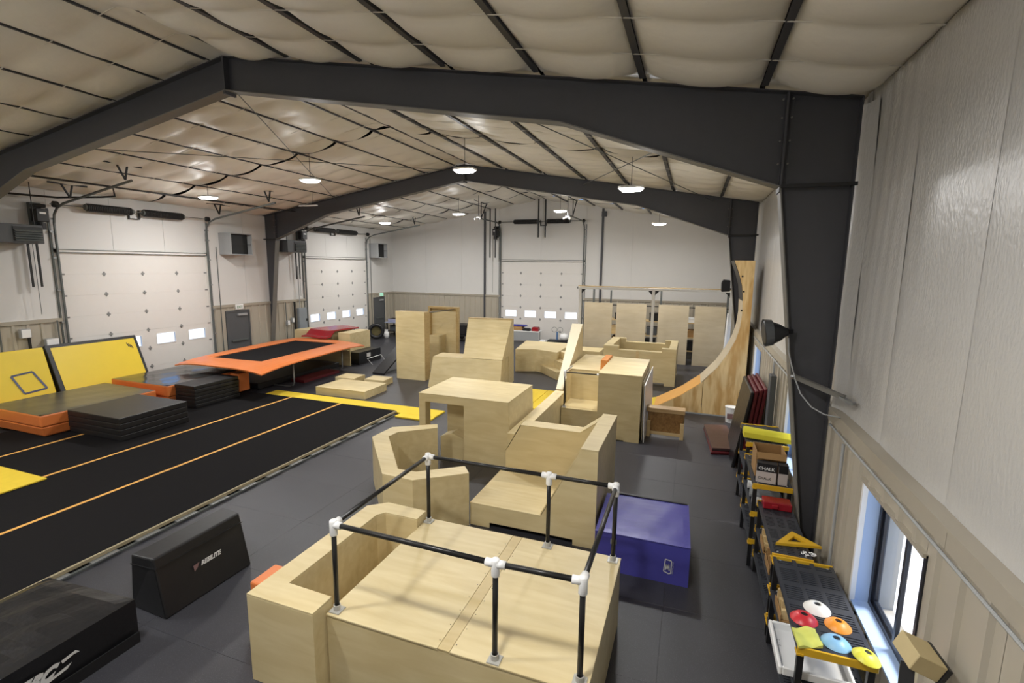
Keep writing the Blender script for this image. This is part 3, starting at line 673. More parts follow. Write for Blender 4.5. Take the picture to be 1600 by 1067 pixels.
# ---- sloping beam
t = ply_thing('plywood_slope', 'narrow steep plywood slope rising behind the tower', (-3.2, 13.4, 0))
ga = [(-3.15, 12.0, 0), (-2.97, 12.0, 0), (-2.97, 12.0, .915), (-3.15, 12.0, .915)]
gb = [(-3.36, 14.5, 0), (-3.04, 14.5, 0), (-3.04, 14.5, 2.33), (-3.36, 14.5, 2.33)]
part('body', MB().loft(ga, gb), PLY, t, bev=.003)
gp = lambda q, dz: (q[0], q[1], q[2]+dz)
part('running_surface', MB().loft([gp(ga[3], .003), gp(ga[2], .003), gp(ga[2], .018), gp(ga[3], .018)], [gp(gb[3], .003), gp(gb[2], .003), gp(gb[2], .018), gp(gb[3], .018)]), mat('pale_birch', srgb(238, 228, 200), .35, var=.04), t)
part('end_block', MB().box(-3.36, -3.04, 14.501, 14.62, 0, 2.33), PLY, t)

# ---- bench, quarter pipe
t = thing('plywood_bench', 'small strand board bench with pine legs in front of the quarter pipe', 'bench', (-.42, 12.05, 0))
part('top', MB().box(-.86, .02, 11.90, 12.20, .62, .72), wood('worn_lumber', srgb(190, 160, 114), srgb(164, 130, 84)), t, bev=.004)
part('front_board', MB().box(-.80, -.02, 11.945, 11.965, .14, .615), OSB, t)
part('stretcher', MB().box(-.80, -.02, 11.945, 11.985, .06, .138), LUMB, t)
for x in (-.845, -.075):
    part('leg', MB().box(x, x+.085, 11.903, 11.943, 0, .40), LUMB, t, bev=.003)
    part('leg', MB().box(x, x+.085, 12.15, 12.19, 0, .619), LUMB, t, bev=.003)
curve = [(-1.06, .0), (-.85, .06), (-.579, .215), (-.109, .50), (.375, .89), (.771, 1.36), (1.02, 1.79), (1.175, 2.154), (1.25, 2.481), (1.278, 2.84), (1.265, 3.2), (1.215, 3.6), (1.12, 3.92), (.985, 4.26)]
t = thing('quarter_pipe', 'tall curved pine plywood quarter pipe standing against the right wall', 'quarter pipe', (.4, 14.95, 0))
side = curve + [(1.485, 4.26), (1.485, 0)]
lower = [p for p in curve if p[0] < .43 and p[1] < 1] + [(.43, .94), (.43, 0)]
upper = [(.442, .0), (.442, .95)] + [p for p in curve if p[1] > 1] + [(1.485, 4.26), (1.485, 0)]
part('side_panel', MB().xz(lower, 14.33, 14.348), PINE, t, bev=.002)
part('side_panel', MB().xz(upper, 14.33, 14.348), PINE, t, bev=.002)
part('side_panel', MB().xz(side, 15.532, 15.55), PINE, t)
part('bottom_rail', MB().box(-1.0, 1.485, 14.318, 14.328, 0, .035), LTGRY, t)
surf = [(a[0], a[1]) for a in curve]
for k in range(len(surf)-1):
    (xa, za), (xb, zb) = surf[k], surf[k+1]; n = Vector((-(zb-za), xb-xa)).normalized()*.012
    m = YELC if k < 1 else (TAPE if k < 4 else (PLYG if k < 10 else BLKM))
    part('surface_sheet', MB().loft([(xa, 14.349, za+.001), (xb, 14.349, zb+.001), (xb+n.x, 14.349, zb+n.y), (xa+n.x, 14.349, za+n.y)], [(xa, 15.531, za+.001), (xb, 15.531, zb+.001), (xb+n.x, 15.531, zb+n.y), (xa+n.x, 15.531, za+n.y)]), m, t)
for (x, z) in ((1.175, 3.85), (1.22, 2.95), (1.235, 3.45)):
    part('hole_cover', MB().tube([(x+.03, 14.322, z), (x+.03, 14.329, z)], .025, 8), BLKS, t)

# ---- low platforms by the yellow strip
def low_box(label, poly, h, group=None):
    cx = sum(p[0] for p in poly)/len(poly); cy = sum(p[1] for p in poly)/len(poly)
    t = ply_thing('plywood_platform', label, (cx, cy, 0))
    part('body', MB().prism([(cx+(p[0]-cx)*.994, cy+(p[1]-cy)*.994) for p in poly], 0, h-.019), PLY, t)
    part('top_panel', MB().prism(poly, h-.018, h), PLY, t, bev=.003)
low_box('broad low plywood platform beside the yellow strip', [(-10.9, 11.98), (-9.1, 12.03), (-9.12, 13.2), (-10.85, 13.16)], .24)
low_box('small low plywood platform behind the broad one on the trampoline side', [(-11.2, 13.25), (-10.45, 13.28), (-10.5, 13.95), (-11.25, 13.9)], .25)
low_box('small low plywood platform behind the broad one towards the tall box', [(-10.25, 13.55), (-9.5, 13.6), (-9.55, 14.2), (-10.3, 14.15)], .2)

# ---- tall boxes and wedge wall
t = ply_thing('plywood_tall_box', 'tall upright plywood box with a dark bar running behind it', (-9.22, 15.02, 0))
part('front_sheet', MB().box(-9.80, -8.645, 14.83, 14.848, 0, 2.43), PLY, t, bev=.003)
part('body', MB().box(-9.795, -8.65, 14.849, 15.2, 0, 2.42), PLYE, t, bev=.003)
part('bar', MB().tube([(-8.72, 15.19, 2.38), (-8.60, 17.0, 2.36)], .018, 8), BLKS, t)
t = ply_thing('plywood_tall_box', 'tall open framed plywood box behind the upright box', (-9.1, 17.1, 0))
part('back_sheet', MB().box(-9.70, -8.47, 17.18, 17.2, 0, 2.44), PLY, t)
part('frame', MB().box(-8.52, -8.44, 17.02, 17.18, 0, 2.44).box(-9.74, -9.66, 17.02, 17.18, 0, 2.44).box(-9.66, -8.52, 17.02, 17.18, 2.36, 2.44), PLYE, t, bev=.003)
part('inner_block', MB().box(-9.5, -9.05, 16.6, 17.17, 0, 1.35), PLY, t, bev=.003)
t = ply_thing('plywood_wedge_wall', 'slanted plywood wall with a low sloping block along its foot', (-6.9, 14.95, 0), math.radians(5))
L = lambda x, y: (x+6.9, y-14.95)
def wl_(y0, y1): return (y0-14.95, y1-14.95)
part('low_block', MB().loft([(-1.30, -.72, 0), (1.22, -.72, 0), (1.22, .25, 0), (-1.30, .25, 0)], [(-1.18, -.52, 1.02), (1.22, -.52, 1.02), (1.22, .25, 1.02), (-1.18, .25, 1.02)]), PLY, t, local=True, bev=.003)
part('wall', MB().loft([(-.12, -.50, 1.03), (-.34, .62, 2.22), (-.34, .86, 2.22), (-.34, .98, 0), (-.34, .27, 0), (-.34, .27, 1.03)], [(1.23, -.50, 1.03), (1.23, .62, 2.22), (1.23, .86, 2.22), (1.23, .98, 0), (1.23, .27, 0), (1.23, .27, 1.03)]), PLY, t, local=True, bev=.003)
part('top_cap', MB().box(-.345, 1.235, .60, .87, 2.2215, 2.24), PLYE, t, local=True)
# ---- stair block
t = ply_thing('plywood_stair_block', 'wide low plywood block with three diagonal steps', (-5.6, 18.8, 0))
blk = [(-6.28, 17.62), (-5.56, 17.92), (-4.6, 17.55), (-4.55, 19.9), (-6.6, 19.9)]
part('body', MB().prism(blk, .0, .85), PLY, t, bev=.002); part('top_panel', MB().prism(blk, .8515, .87), PLY, t, bev=.003)
dv = Vector((.655, -.755)); nv = Vector((-.755, -.655))
for k, (h, off) in enumerate(((.29, 0.0), (.58, -.30), (.86, -.62))):
    p0 = Vector((-5.55, 18.10))+nv*off + dv*(.0 if k == 0 else .0); p1 = p0+dv*1.75
    q1 = p1 - nv*.30; q0 = p0 - nv*.30
    b0 = p0 + dv*.35*k
    part('step', MB().prism([tuple(b0 + dv*.02), tuple(p1), tuple(q1), tuple(q0 + dv*(.35*k+.02))], 0, h), PLY, t, bev=.003)
# ---- notched open box
t = ply_thing('plywood_notched_box', 'open plywood box with notched rims standing before the upright sheets', (-1.6, 18.5, 0))
hx0, hx1, hy0, hy1, hz = -2.85, -.385, 17.35, 19.6, 1.30
notch = lambda z0: [(hx0, z0), (hx0+.35, z0), (hx0+.35, .09 if z0 == 0 else z0), (hx1-.35, .09 if z0 == 0 else z0), (hx1-.35, z0), (hx1, z0), (hx1, hz), (hx1-.48, hz), (hx1-.48, hz-.13), (hx0+.52, hz-.13), (hx0+.52, hz), (hx0, hz)]
part('front_wall', MB().xz(notch(0), hy0, hy0+.22), PLY, t, bev=.003)
part('rear_wall', MB().xz(notch(0), hy1-.22, hy1), PLY, t, bev=.003)
part('side_wall', MB().box(hx0, hx0+.30, hy0+.221, hy1-.221, .02, hz), PLY, t, bev=.003)
part('side_wall', MB().box(hx1-.25, hx1, hy0+.221, hy1-.221, .02, hz), PLY, t, bev=.003)
part('batten', MB().box(-1.72, -1.62, hy0-.012, hy0-.001, .1, hz-.14), LUMB, t)
solo('low_ply_box', MB().box(-4.3, -3.3, 19.2, 20.2, 0, .72), PLY, 'low plywood box left of the notched open box', 'plywood box', bev=.004)

# ---- four upright plywood sheets
for k, (xa, xb) in enumerate(((-4.48, -3.25), (-3.065, -1.805), (-1.31, -.09), (.145, 1.33))):
    mb = MB().loft([(xa, 21.62, 0), (xb, 21.62, 0), (xb, 21.64, 0), (xa, 21.64, 0)], [(xa, 21.66, 2.49), (xb, 21.66, 2.49), (xb, 21.68, 2.49), (xa, 21.68, 2.49)])
    o = solo('plywood_sheet', mb, PLYG, ['upright plywood sheet beside the far roller door', 'upright plywood sheet just left of the middle rig post', 'upright plywood sheet just right of the middle rig post', 'upright plywood sheet nearest the quarter pipe'][k], 'plywood sheet', 'upright plywood sheets at the far end')
solo('white_foam_roll', MB().tube([(1.32, 20.9, .0), (1.40, 20.95, 2.3)], .07, 12), WHT, 'tall white roll standing beside the last plywood sheet', 'roll', smooth=False)
# ---- bar rig
t = thing('bar_rig', 'white beam rig on posts with black gussets above the plywood sheets', 'rig', (-1.5, 20.8, 0))
for x in (-4.43, -1.46, 1.40):
    part('post', MB().box(x-.055, x+.055, 20.445, 20.555, 0, 3.12), WHT, t, bev=.004)
    part('rear_post', MB().box(x+(.14 if x < 1 else -.02), x+(.22 if x < 1 else .06), 22.55, 22.63, 0, 3.05), DKGAL, t)
    for s in (-1, 1):
        if -4.6 < x+s*.2 < 1.5: part('gusset', MB().xz([(x+s*.05, 3.12), (x+s*.22, 3.12), (x+s*.05, 2.93)], 20.47, 20.53), BLKS, t)
part('post', MB().box(-3.5, -3.43, 22.55, 22.62, 0, 3.0), DKGAL, t)
part('beam', MB().box(-4.52, 1.48, 20.43, 20.57, 3.122, 3.22), WHT, t, bev=.004)
part('beam_cap', MB().box(-4.52, 1.48, 20.44, 20.56, 3.221, 3.26), LUMB, t)
part('rear_beam', MB().box(-4.4, 1.45, 22.55, 22.63, 3.052, 3.13), LTGRY, t)
part('tie', MB().box(-4.5, 1.46, 22.02, 22.06, 2.36, 2.40), BLKS, t)
part('bolt', MB().tube([(-4.56, 20.5, 3.17), (-4.52, 20.5, 3.17)], .05, 8), BLKS, t)
def loud(name, x, y, z, label):
    t = thing(name, label, 'speaker', (x, y, z))
    part('cabinet', MB().xz([(x-.14, z), (x+.13, z+.02), (x+.12, z+.38), (x-.10, z+.40), (x-.15, z+.3)], y, y+.25), BLKM, t, bev=.02)
    part('bracket', MB().bar((x+.13, y+.12, z+.1), (XR-.02, y+.12, z+.1), .05, .05), BLKS, t)
loud('wall_speaker', 1.02, 17.6, 3.28, 'small black speaker above the far end of the rig beam')
# ---- storage rack behind the sheets
t = thing('storage_rack', 'steel storage rack behind the upright plywood sheets', 'rack', (-1.6, 23.3, 0))
for x in (-4.4, -2.6, -.8, 1.0):
    for y in (23.0, 23.7): part('upright', MB().box(x-.03, x+.03, y-.03, y+.03, 0, 2.0), BLKS, t)
for z in (.35, .95, 1.6): part('shelf', MB().box(-4.45, 1.05, 22.97, 23.73, z, z+.04), LUMB, t)
rk = [(-3.2, .39, .45, CARD, 'brown carton on the lowest rack shelf behind the first two sheets'), (-3.25, .99, .35, LUMB, 'pine crate on the middle rack shelf behind the first two sheets'), (-3.1, 1.64, .3, BLKM, 'black case on the top rack shelf behind the first two sheets'),
      (-1.7, .39, .4, BLKM, 'black case low on the rack behind the middle post'), (-1.65, .99, .35, DKGRY, 'grey bin on the middle rack shelf behind the middle post'), (-1.55, 1.64, .35, BLKM, 'black bag on the top rack shelf behind the middle post'),
      (.0, .39, .4, BLKM, 'black bin low on the rack behind the last two sheets'), (.05, .99, .3, CARD, 'brown carton on the middle rack shelf behind the last two sheets'), (.0, 1.64, .2, WHT, 'white carton on the top rack shelf behind the last two sheets')]
for (x, z, h, m, lb) in rk:
    solo('storage_box', MB().box(x-.22, x+.22, 23.05, 23.6, z+.002, z+h).box(x-.23, x+.23, 23.04, 23.61, z+h-.05, z+h+.01), m, lb, 'box', bev=.006)

# ================================================================== floor track, mats
t = thing('tumbling_track', 'long black carpeted tumbling track with orange seam lines', 'tumbling track', (-10.2, 5, 0))
lanes = [-7.43, -9.25, -11.04, -12.98, -14.8]
for k in range(4):
    part('carpet_lane', MB().box(lanes[k+1]+.003, lanes[k]-.003, -1.9, 11.14, .055, .10), CARP, t, bev=.004)
for k in (1, 2, 3):
    part('seam_tape', MB().box(lanes[k]-.035, lanes[k]+.035, -1.9, 11.13, .1005, .103), TAPE, t)
part('edge_board', MB().box(-7.43+.001, -7.39, -1.9, 11.13, .052, .098), TANS, t)
for k in range(22):
    y = -1.7+.585*k
    part('foam_block', MB().box(-7.50, -7.40, y, y+.12, .001, .053), BLKM, t)
part('base_frame', MB().box(-7.38, -7.33, -1.9, 11.0, .001, .03), DKGAL, t)
part('base_panel', MB().box(-14.79, -7.55, -1.9, 11.12, .001, .054), BLKM, t)
for k in range(21):
    y = -1.5+.585*k; part('spring_clip', MB().box(-7.40, -7.31, y, y+.34, .031, .05), GALV, t)
t = thing('yellow_end_strip', 'long flat yellow mat across the far end of the track', 'mat', (-9.3, 11.45, 0))
part('mat', MB().box(-12.25, -6.25, 11.16, 11.78, .001, .045), YELC, t, bev=.006)
part('mat', MB().box(-7.28, -6.23, 10.86, 11.155, .001, .044), YELC, t, bev=.006)
solo('yellow_mat', MB().box(-4.75, -4.24, 12.95, 15.1, .001, .045), YELC, 'flat yellow mat lying left of the steep plywood slope', 'mat', bev=.006)
solo('yellow_mat', MB().box(-4.225, -3.72, 12.95, 15.1, .001, .045), YELC, 'flat yellow mat squeezed against the steep plywood slope', 'mat', bev=.006)
solo('yellow_mat', MB().box(-13.6, -10.84, 3.7, 5.06, .1045, .135), YELC, 'flat yellow mat lying on top of the black track', 'mat', bev=.006)

# ---- trapezoid vault mat
t = thing('trapezoid_mat', 'black vinyl trapezoid vault mat with white lettering', 'mat', (-5.8, 3.98, 0))
tb = [(-6.03, 3.44), (-5.42, 3.42), (-5.40, 4.57), (-6.03, 4.60)]; tt = [(-5.90, 3.41), (-5.56, 3.43), (-5.57, 4.58), (-5.91, 4.62)]
tbd = part('body', MB().loft([(x, y, 0) for x, y in tb], [(x, y, .715) for x, y in tt]), BLKM, t, bev=.02, seg=2)
part('seam', MB().loft([(x*1.0+(.004 if x > -5.7 else -.004), y, .585) for x, y in [(-5.925, 3.412), (-5.528, 3.425), (-5.53, 4.585), (-5.935, 4.61)]], [(x+(.004 if x > -5.7 else -.004), y, .595) for x, y in [(-5.924, 3.412), (-5.53, 3.426), (-5.532, 4.584), (-5.934, 4.61)]]), BLKV, t)
nx = Vector((.16, 0, .715)).normalized()
updir = Vector((-.145, 0, .715)).normalized()
o3 = Vector((-5.49, 3.93, .36))
part('lettering', text_mb('RESILITE', .072, o3 + Vector((.012, 0, .0)), (0, 1, 0), updir, shear=.35, bold=.004), INK, tbd)
part('emblem', MB().add([tuple(o3+Vector((.011, -.10, .05))), tuple(o3+Vector((.011, -.02, .06))), tuple(o3+Vector((.013, -.05, .0))), tuple(o3+Vector((.013, -.09, -.03)))], [(0, 1, 2, 3)]), INKR, tbd)

# ---- big crash mat at the lower left
t = thing('crash_mat', 'large black vinyl crash mat with a grey wing emblem', 'mat', (-5.9, 2.2, 0))
def puffy(poly, z0, z1, amp=.02, n=14):
    mb = MB(); A, B, C2, D2 = [Vector((*p, 0)) for p in poly]
    def f(u, v):
        p = (A*(1-u)+B*u)*(1-v) + (D2*(1-u)+C2*u)*v; k = (math.sin(math.pi*u)*math.sin(math.pi*v))**.3
        return (p.x, p.y, z1 + amp*(k-1) + amp*.45*k*math.sin(13*u+7*v)*math.cos(15*v-5*u))
    mb.grid(f, n, n); N = n+1
    ring = [(i, 0) for i in range(n)] + [(n, j) for j in range(n)] + [(n-i, n) for i in range(n)] + [(0, n-j) for j in range(n)]
    base = len(mb.v)
    for (i, j) in ring: v = mb.v[i*N+j]; mb.v.append((v[0], v[1], z0))
    m = len(ring)
    for k in range(m):
        a = ring[k][0]*N+ring[k][1]; b = ring[(k+1) % m][0]*N+ring[(k+1) % m][1]; mb.f.append((a, b, base+(k+1) % m, base+k))
    mb.f.append(tuple(base+k for k in range(m)))
    return mb
tbd = part('body', puffy([(-6.75, 1.25), (-5.39, 1.25), (-5.41, 3.12), (-6.70, 3.02)], .0, .505, .03), BLKV, t)
part('base_flap', MB().box(-5.375, -5.36, 1.3, 3.1, 0, .12), BLKM, t)
o4 = (-5.372, 2.06, .215)
part('lettering', text_mb('EBC', .155, o4, (0, 1, 0), (0, 0, 1), shear=.7, bold=.012), INK, tbd)
part('wing_emblem', MB().add([(-5.371, 2.42, .325), (-5.371, 2.54, .345), (-5.371, 2.57, .31), (-5.371, 2.52, .315), (-5.371, 2.43, .29)], [(0, 1, 2, 3, 4)]).add([(-5.371, 2.14, .18), (-5.371, 2.50, .25), (-5.371, 2.46, .21), (-5.371, 2.12, .155)], [(0, 1, 2, 3)]), INK, t)

# ---- blue mat
t = thing('blue_mat', 'thick blue vinyl mat with a small white logo', 'mat', (-.43, 6.8, 0))
tbd = part('body', puffy([(-1.03, 6.19), (.183, 6.19), (.15, 7.40), (-1.06, 7.36)], 0, .56, .012), BLUV, t)
part('piping', MB().tube([(-1.03, 6.185, .548), (.183, 6.185, .548)], .008, 6), BLUV, t)
part('velcro', MB().box(.152, .162, 6.25, 7.35, .30, .36).box(-1.0, .13, 7.38, 7.42, .50, .565), BLKM, t)
part('label', MB().box(-.82, -.74, 6.180, 6.186, .40, .47), LTGRY, t)
def zline(pts, w, y, mb):
    for i in range(len(pts)-1): mb.bar((pts[i][0], y, pts[i][1]), (pts[i+1][0], y, pts[i+1][1]), .004, w, up=Vector((0, 1, 0)).cross(Vector((pts[i+1][0]-pts[i][0], 0, pts[i+1][1]-pts[i][1]))).normalized()) if False else mb.bar((pts[i][0], y, pts[i][1]), (pts[i+1][0], y, pts[i+1][1]), w, .004, up=(0, 1, 0))
lg = MB(); zline([(-.125, .17), (-.11, .34), (-.035, .33), (-.035, .16), (-.06, .145), (-.125, .17)], .012, 6.182, lg)
zline([(-.105, .19), (-.095, .27), (-.08, .20), (-.065, .28), (-.055, .19)], .014, 6.182, lg)
part('logo', lg, INK, tbd)
part('lettering', text_mb('MANCINO', .036, (-.008, 6.181, .15), (.02, 0, 1), (-1, 0, 0), bold=.001), mat('pale_ink', srgb(150, 150, 190), .5), t)

# ---- trampoline
t = thing('trampoline', 'rectangular trampoline with wide orange frame pads', 'trampoline', (-13.5, 13.2, 0))
ZT = 1.0
oc = [(-15.0, 10.50), (-11.46, 10.47), (-11.96, 15.9), (-15.65, 16.25)]; ic = [(-14.54, 11.42), (-12.53, 11.50), (-12.83, 15.38), (-14.82, 15.31)]
for k in range(4):
    a, b = oc[k], oc[(k+1) % 4]; c, d = ic[(k+1) % 4], ic[k]
    n = 10
    def pad(u, v, a=a, b=b, c=c, d=d):
        o = Vector(a)*(1-u)+Vector(b)*u; i = Vector(d)*(1-u)+Vector(c)*u; p = o*(1-v)+i*v
        droop = .10*(1-v)**2*(abs(2*u-1)**4) + .02*(1-v)**2
        return (p.x, p.y, ZT + .035*math.sin(math.pi*v)**.5 - droop)
    mb = MB().grid(pad, 12, 6); mb2 = MB().grid(lambda u, v, f=pad: (f(u, v)[0], f(u, v)[1], f(u, v)[2]-.035), 12, 6)
    mb.add(mb2.v, mb2.f)
    # skirt
    for v in (0, 1):
        mb.grid(lambda u, w, f=pad, v=v: (f(u, v)[0], f(u, v)[1], f(u, v)[2]-.035*w), 12, 1)
    part('frame_pad', mb, ORAV, t)
part('bed', MB().loft([(x, y, ZT-.03) for x, y in ic], [(x, y, ZT-.02) for x, y in ic]), CARP, t)
fr = [(-14.75, 10.8), (-11.85, 10.78), (-12.25, 15.65), (-15.25, 15.85)]
for k in range(4): part('frame_tube', MB().tube([(*fr[k], ZT-.11), (*fr[(k+1) % 4], ZT-.11)], .03, 8), GALV, t)
sp_ = MB()
for k in range(38):
    u = k/37; a = Vector(fr[0])*(1-u)+Vector(fr[1])*u; b = Vector(ic[0])*(1-u)+Vector(ic[1])*u; sp_.tube([(a.x, a.y, ZT-.09), (b.x, b.y, ZT-.05)], .012, 5)
part('springs', sp_, BLKS, t, kind='stuff')
for (xa, xb, y) in ((-12.15, -14.75, 12.4), (-12.4, -15.0, 15.1)):
    part('leg', MB().tube([(xa, y, ZT-.12), (xa, y, .14), (xa-.04, y-.01, .06), (xa-.14, y-.03, .025), (xb+.14, y-.1, .025), (xb+.04, y-.1, .06), (xb, y-.1, .14), (xb, y-.1, ZT-.12)], .024, 8), GALV, t, smooth=True)
# end boxes and mats behind the trampoline
solo('plywood_spotting_block', MB().box(-13.55, -12.97, 16.32, 17.66, .505, 1.25), PLY, 'plywood block resting on the black mat behind the trampoline', 'plywood box', bev=.004)
solo('plywood_spotting_block', MB().box(-15.9, -15.0, 16.4, 17.3, 0, 1.24), PLY, 'plywood block at the far end of the trampoline beside the electrical panel', 'plywood box', bev=.004)
mb = MB()
def redm(u, v):
    y = 15.75+2.0*v; x = -14.92+1.26*u + .04*v
    z = 1.13 + .21*min(1, max(0, (v-.12)/.14)) + .02*math.sin(6*u+5*v); return (x, y, z)
mb.grid(redm, 10, 16); mb.add(*(lambda g: (g.v, g.f))(MB().grid(lambda u, v: (redm(u, v)[0], redm(u, v)[1], redm(u, v)[2]-.06), 10, 16)))
for v in (0, 1): mb.grid(lambda u, w, v=v: (redm(u, v)[0], redm(u, v)[1], redm(u, v)[2]-.06*w), 10, 1)
for u in (0, 1): mb.grid(lambda v, w, u=u: (redm(u, v)[0], redm(u, v)[1], redm(u, v)[2]-.06*w), 16, 1)
solo('red_mat', mb, REDV, 'glossy dark red mat draped onto the far end of the trampoline', 'mat')
solo('support_block', MB().box(-14.93, -13.95, 16.45, 17.75, 0, 1.24), PLY, 'plywood block hidden under the dark red mat', 'plywood box', bev=.004)
t = thing('black_mat', 'black vinyl mat with a white patch behind the trampoline', 'mat', (-13.2, 17.0, 0))
part('body', puffy([(-13.9, 16.25), (-12.5, 16.25), (-12.5, 17.72), (-13.9, 17.72)], 0, .5, .006), BLKV, t); part('patch', MB().box(-12.498, -12.492, 16.75, 17.0, .24, .40), INK, t)
t = thing('ramp_board', 'dark board ramp propped on a white stand beside the tall box', 'ramp', (-10.9, 16.4, 0))
part('board', MB().loft([(-11.0, 15.05, .0), (-10.5, 15.05, .0), (-10.5, 15.05, .06), (-11.0, 15.05, .06)], [(-11.1, 17.6, 1.12), (-10.6, 17.6, 1.12), (-10.6, 17.6, 1.18), (-11.1, 17.6, 1.18)]), BLKM, t)
part('stand', MB().tube([(-10.45, 16.4, 0.016), (-10.6, 17.1, .9), (-10.45, 17.5, .016)], .016, 6), WHT, t)
solo('white_stand', MB().tube([(-12.02, 16.46, .016), (-12.12, 16.28, .28), (-12.17, 17.27, .28), (-12.08, 17.42, .016)], .016, 6), WHT, 'low white tube stand before the black mat', 'stand')
solo('maroon_mat', MB().box(-12.85, -12.25, 12.95, 14.75, .001, .10), MARV, 'flat maroon mat under the trampoline', 'mat', bev=.01)
solo('black_floor_mat', MB().box(-14.6, -12.95, 11.7, 15.6, .001, .2), BLKM, 'black mat on the floor below the trampoline bed', 'mat', bev=.02)
solo('plywood_low_panel', MB().box(-15.0, -12.7, 15.95, 15.99, .0, .62), PLY, 'plywood panel closing the far end below the trampoline', 'plywood panel')

# ---- orange edged crash mats with folded mat stacks
GLOSS = mat('glossy_black_vinyl', srgb(48, 48, 48), .14, var=.1, scale=3, bump=.4, bscale=4)
def pit_mat(label, poly, h, cover=GRYV):
    cx = sum(p[0] for p in poly)/4; cy = sum(p[1] for p in poly)/4
    t = thing('pit_mat', label, 'mat', (cx, cy, .1))
    sh = lambda k: [(cx+(p[0]-cx)*k, cy+(p[1]-cy)*k) for p in poly]
    part('lower_foam', MB().loft([(x, y, .104) for x, y in sh(.95)], [(x, y, .10+(h-.1)*.45) for x, y in sh(.995)]), ORAV, t, bev=.03, seg=2)
    part('upper_foam', MB().prism(sh(1.0), .102+(h-.1)*.46, h-.012), ORAV, t, bev=.03, seg=2)
    part('top_cover', puffy(sh(.985), h-.03, h, .012), cover, t)
pit_mat('orange sided grey topped pit mat in front of the yellow mats', [(-15.62, 6.32), (-13.49, 6.32), (-13.47, 8.86), (-15.62, 8.9)], .62)
pit_mat('orange sided glossy pit mat near the trampoline', [(-15.62, 9.05), (-13.3, 9.05), (-13.3, 11.4), (-15.62, 11.4)], .70, GLOSS)
def stack(label, x0, x1, y0, y1, z0, h, n, m=BLKM, jit=.012):
    th = h/n
    for k in range(n):
        dx = random.uniform(-jit, jit); dy = random.uniform(-jit, jit); nth = ('bottom', 'second', 'third', 'fourth', 'fifth', 'sixth', 'seventh')[k] if k < n-1 else 'topmost'
        solo('folding_mat', MB().box(x0+dx, x1+dx, y0+dy, y1+dy, z0+.002+k*th, z0+(k+1)*th-.002), m, '%s black folding mat in the %s' % (nth, label), 'mat', 'black folding mats in the ' + label, bev=.014, seg=2)
stack('stack leaning on the orange sided mat', -13.44, -11.63, 6.82, 8.38, .103, .53, 4)
stack('tall stack by the trampoline', -13.25, -12.5, 9.22, 10.62, .103, .62, 6)
solo('orange_block', MB().box(-13.25, -12.9, 10.95, 11.35, .103, .68), ORAV, 'upright orange vinyl block at the corner of the trampoline', 'mat', bev=.03, seg=2)

# ---- yellow wall mats
t = thing('yellow_wall_mat', 'yellow vinyl mat with black border leaning on the left wall', 'mat', (-16.3, 9.1, .0))
def slab(y0, y1, xt, zt, xb, zb, th):
    d = Vector((xt-xb, zt-zb)).normalized(); n = Vector((d.y, -d.x))*th     # thickness towards the room
    return [(xb, y0, zb), (xb, y1, zb), (xt, y1, zt), (xt, y0, zt)], [(xb+n.x, y0, zb+n.y), (xb+n.x, y1, zb+n.y), (xt+n.x, y1, zt+n.y), (xt+n.x, y0, zt+n.y)]
a_, b_ = slab(7.98, 10.32, -16.55, 1.70, -16.02, .36, .17); part('core', MB().loft(a_, b_), BLKM, t, bev=.012)
a_, b_ = slab(8.09, 10.23, -16.362, 1.675, -15.85, .41, .008); part('yellow_face', MB().loft(a_, b_), YELV, t)
mk = MB()
for (y, z, l) in ((9.98, 1.50, .13), (10.03, 1.47, .12), (10.08, 1.44, .12)): mk.bar((-16.363+.405*(1.71-z-l/2), y, z+l/2), (-16.363+.405*(1.71-z+l/2), y+.04, z-l/2), .02, .008, up=(1, 0, 0))
part('printed_mark', mk, INKB, t)
t = thing('yellow_wall_mat', 'thick all yellow mat with a taped square leaning on the left wall', 'mat', (-16.3, 6.5, 0))
a_, b_ = slab(5.2, 7.88, -16.55, 1.66, -16.10, .14, .32); part('body', MB().loft(a_, b_), YELV, t, bev=.03, seg=2)
sq = [(7.06, 1.13), (7.50, 1.17), (7.70, .70), (7.22, .66)]; tapem = MB()
xf = lambda z: -16.243+.012+(1.75-z)*.296
for k in range(4):
    (ya, za), (yb, zb) = sq[k], sq[(k+1) % 4]; tapem.bar((xf(za), ya, za), (xf(zb), yb, zb), .045, .006, up=(1, 0, 0))
part('tape_square', tapem, TAPEB, t)

# ---- maroon mats at the right
for k in range(2):
    solo('maroon_floor_mat', MB().prism([(.60+.02*k, 11.2+.05*k), (1.22, 11.38), (1.02, 13.1), (.48, 12.95)], .001+.073*k, .07+.073*k), MARV if k == 0 else mat('dark_maroon_vinyl', srgb(74, 52, 50), .3, bump=.2, bscale=6), ['lower maroon mat of the pair lying on the floor by the shelves', 'upper dark maroon mat of the pair lying on the floor by the shelves'][k], 'mat', bev=.012)
for k in range(4):
    xb = 1.13+.08*k; d0 = .06 if k == 0 else 0; m = [BLKV, MARV, MARV, MARV][k]
    solo('leaning_mat', MB().loft([(xb-d0-.10, 10.6, 0), (xb-d0-.04, 10.6, 0), (xb-d0-.04, 12.2, 0), (xb-d0-.10, 12.2, 0)], [(xb+.09, 10.6, 1.62+.03*k), (xb+.15, 10.6, 1.62+.03*k), (xb+.15, 12.2, 1.62+.03*k), (xb+.09, 12.2, 1.62+.03*k)]), m,
         ['black mat leaning outermost on the right wall', 'outer maroon mat leaning on the right wall', 'middle maroon mat leaning on the right wall', 'maroon mat leaning innermost on the right wall'][k], 'mat', bev=.012)
t = thing('plastic_bucket', 'small white plastic bucket at the foot of the quarter pipe', 'bucket', (1.16, 13.9, 0))
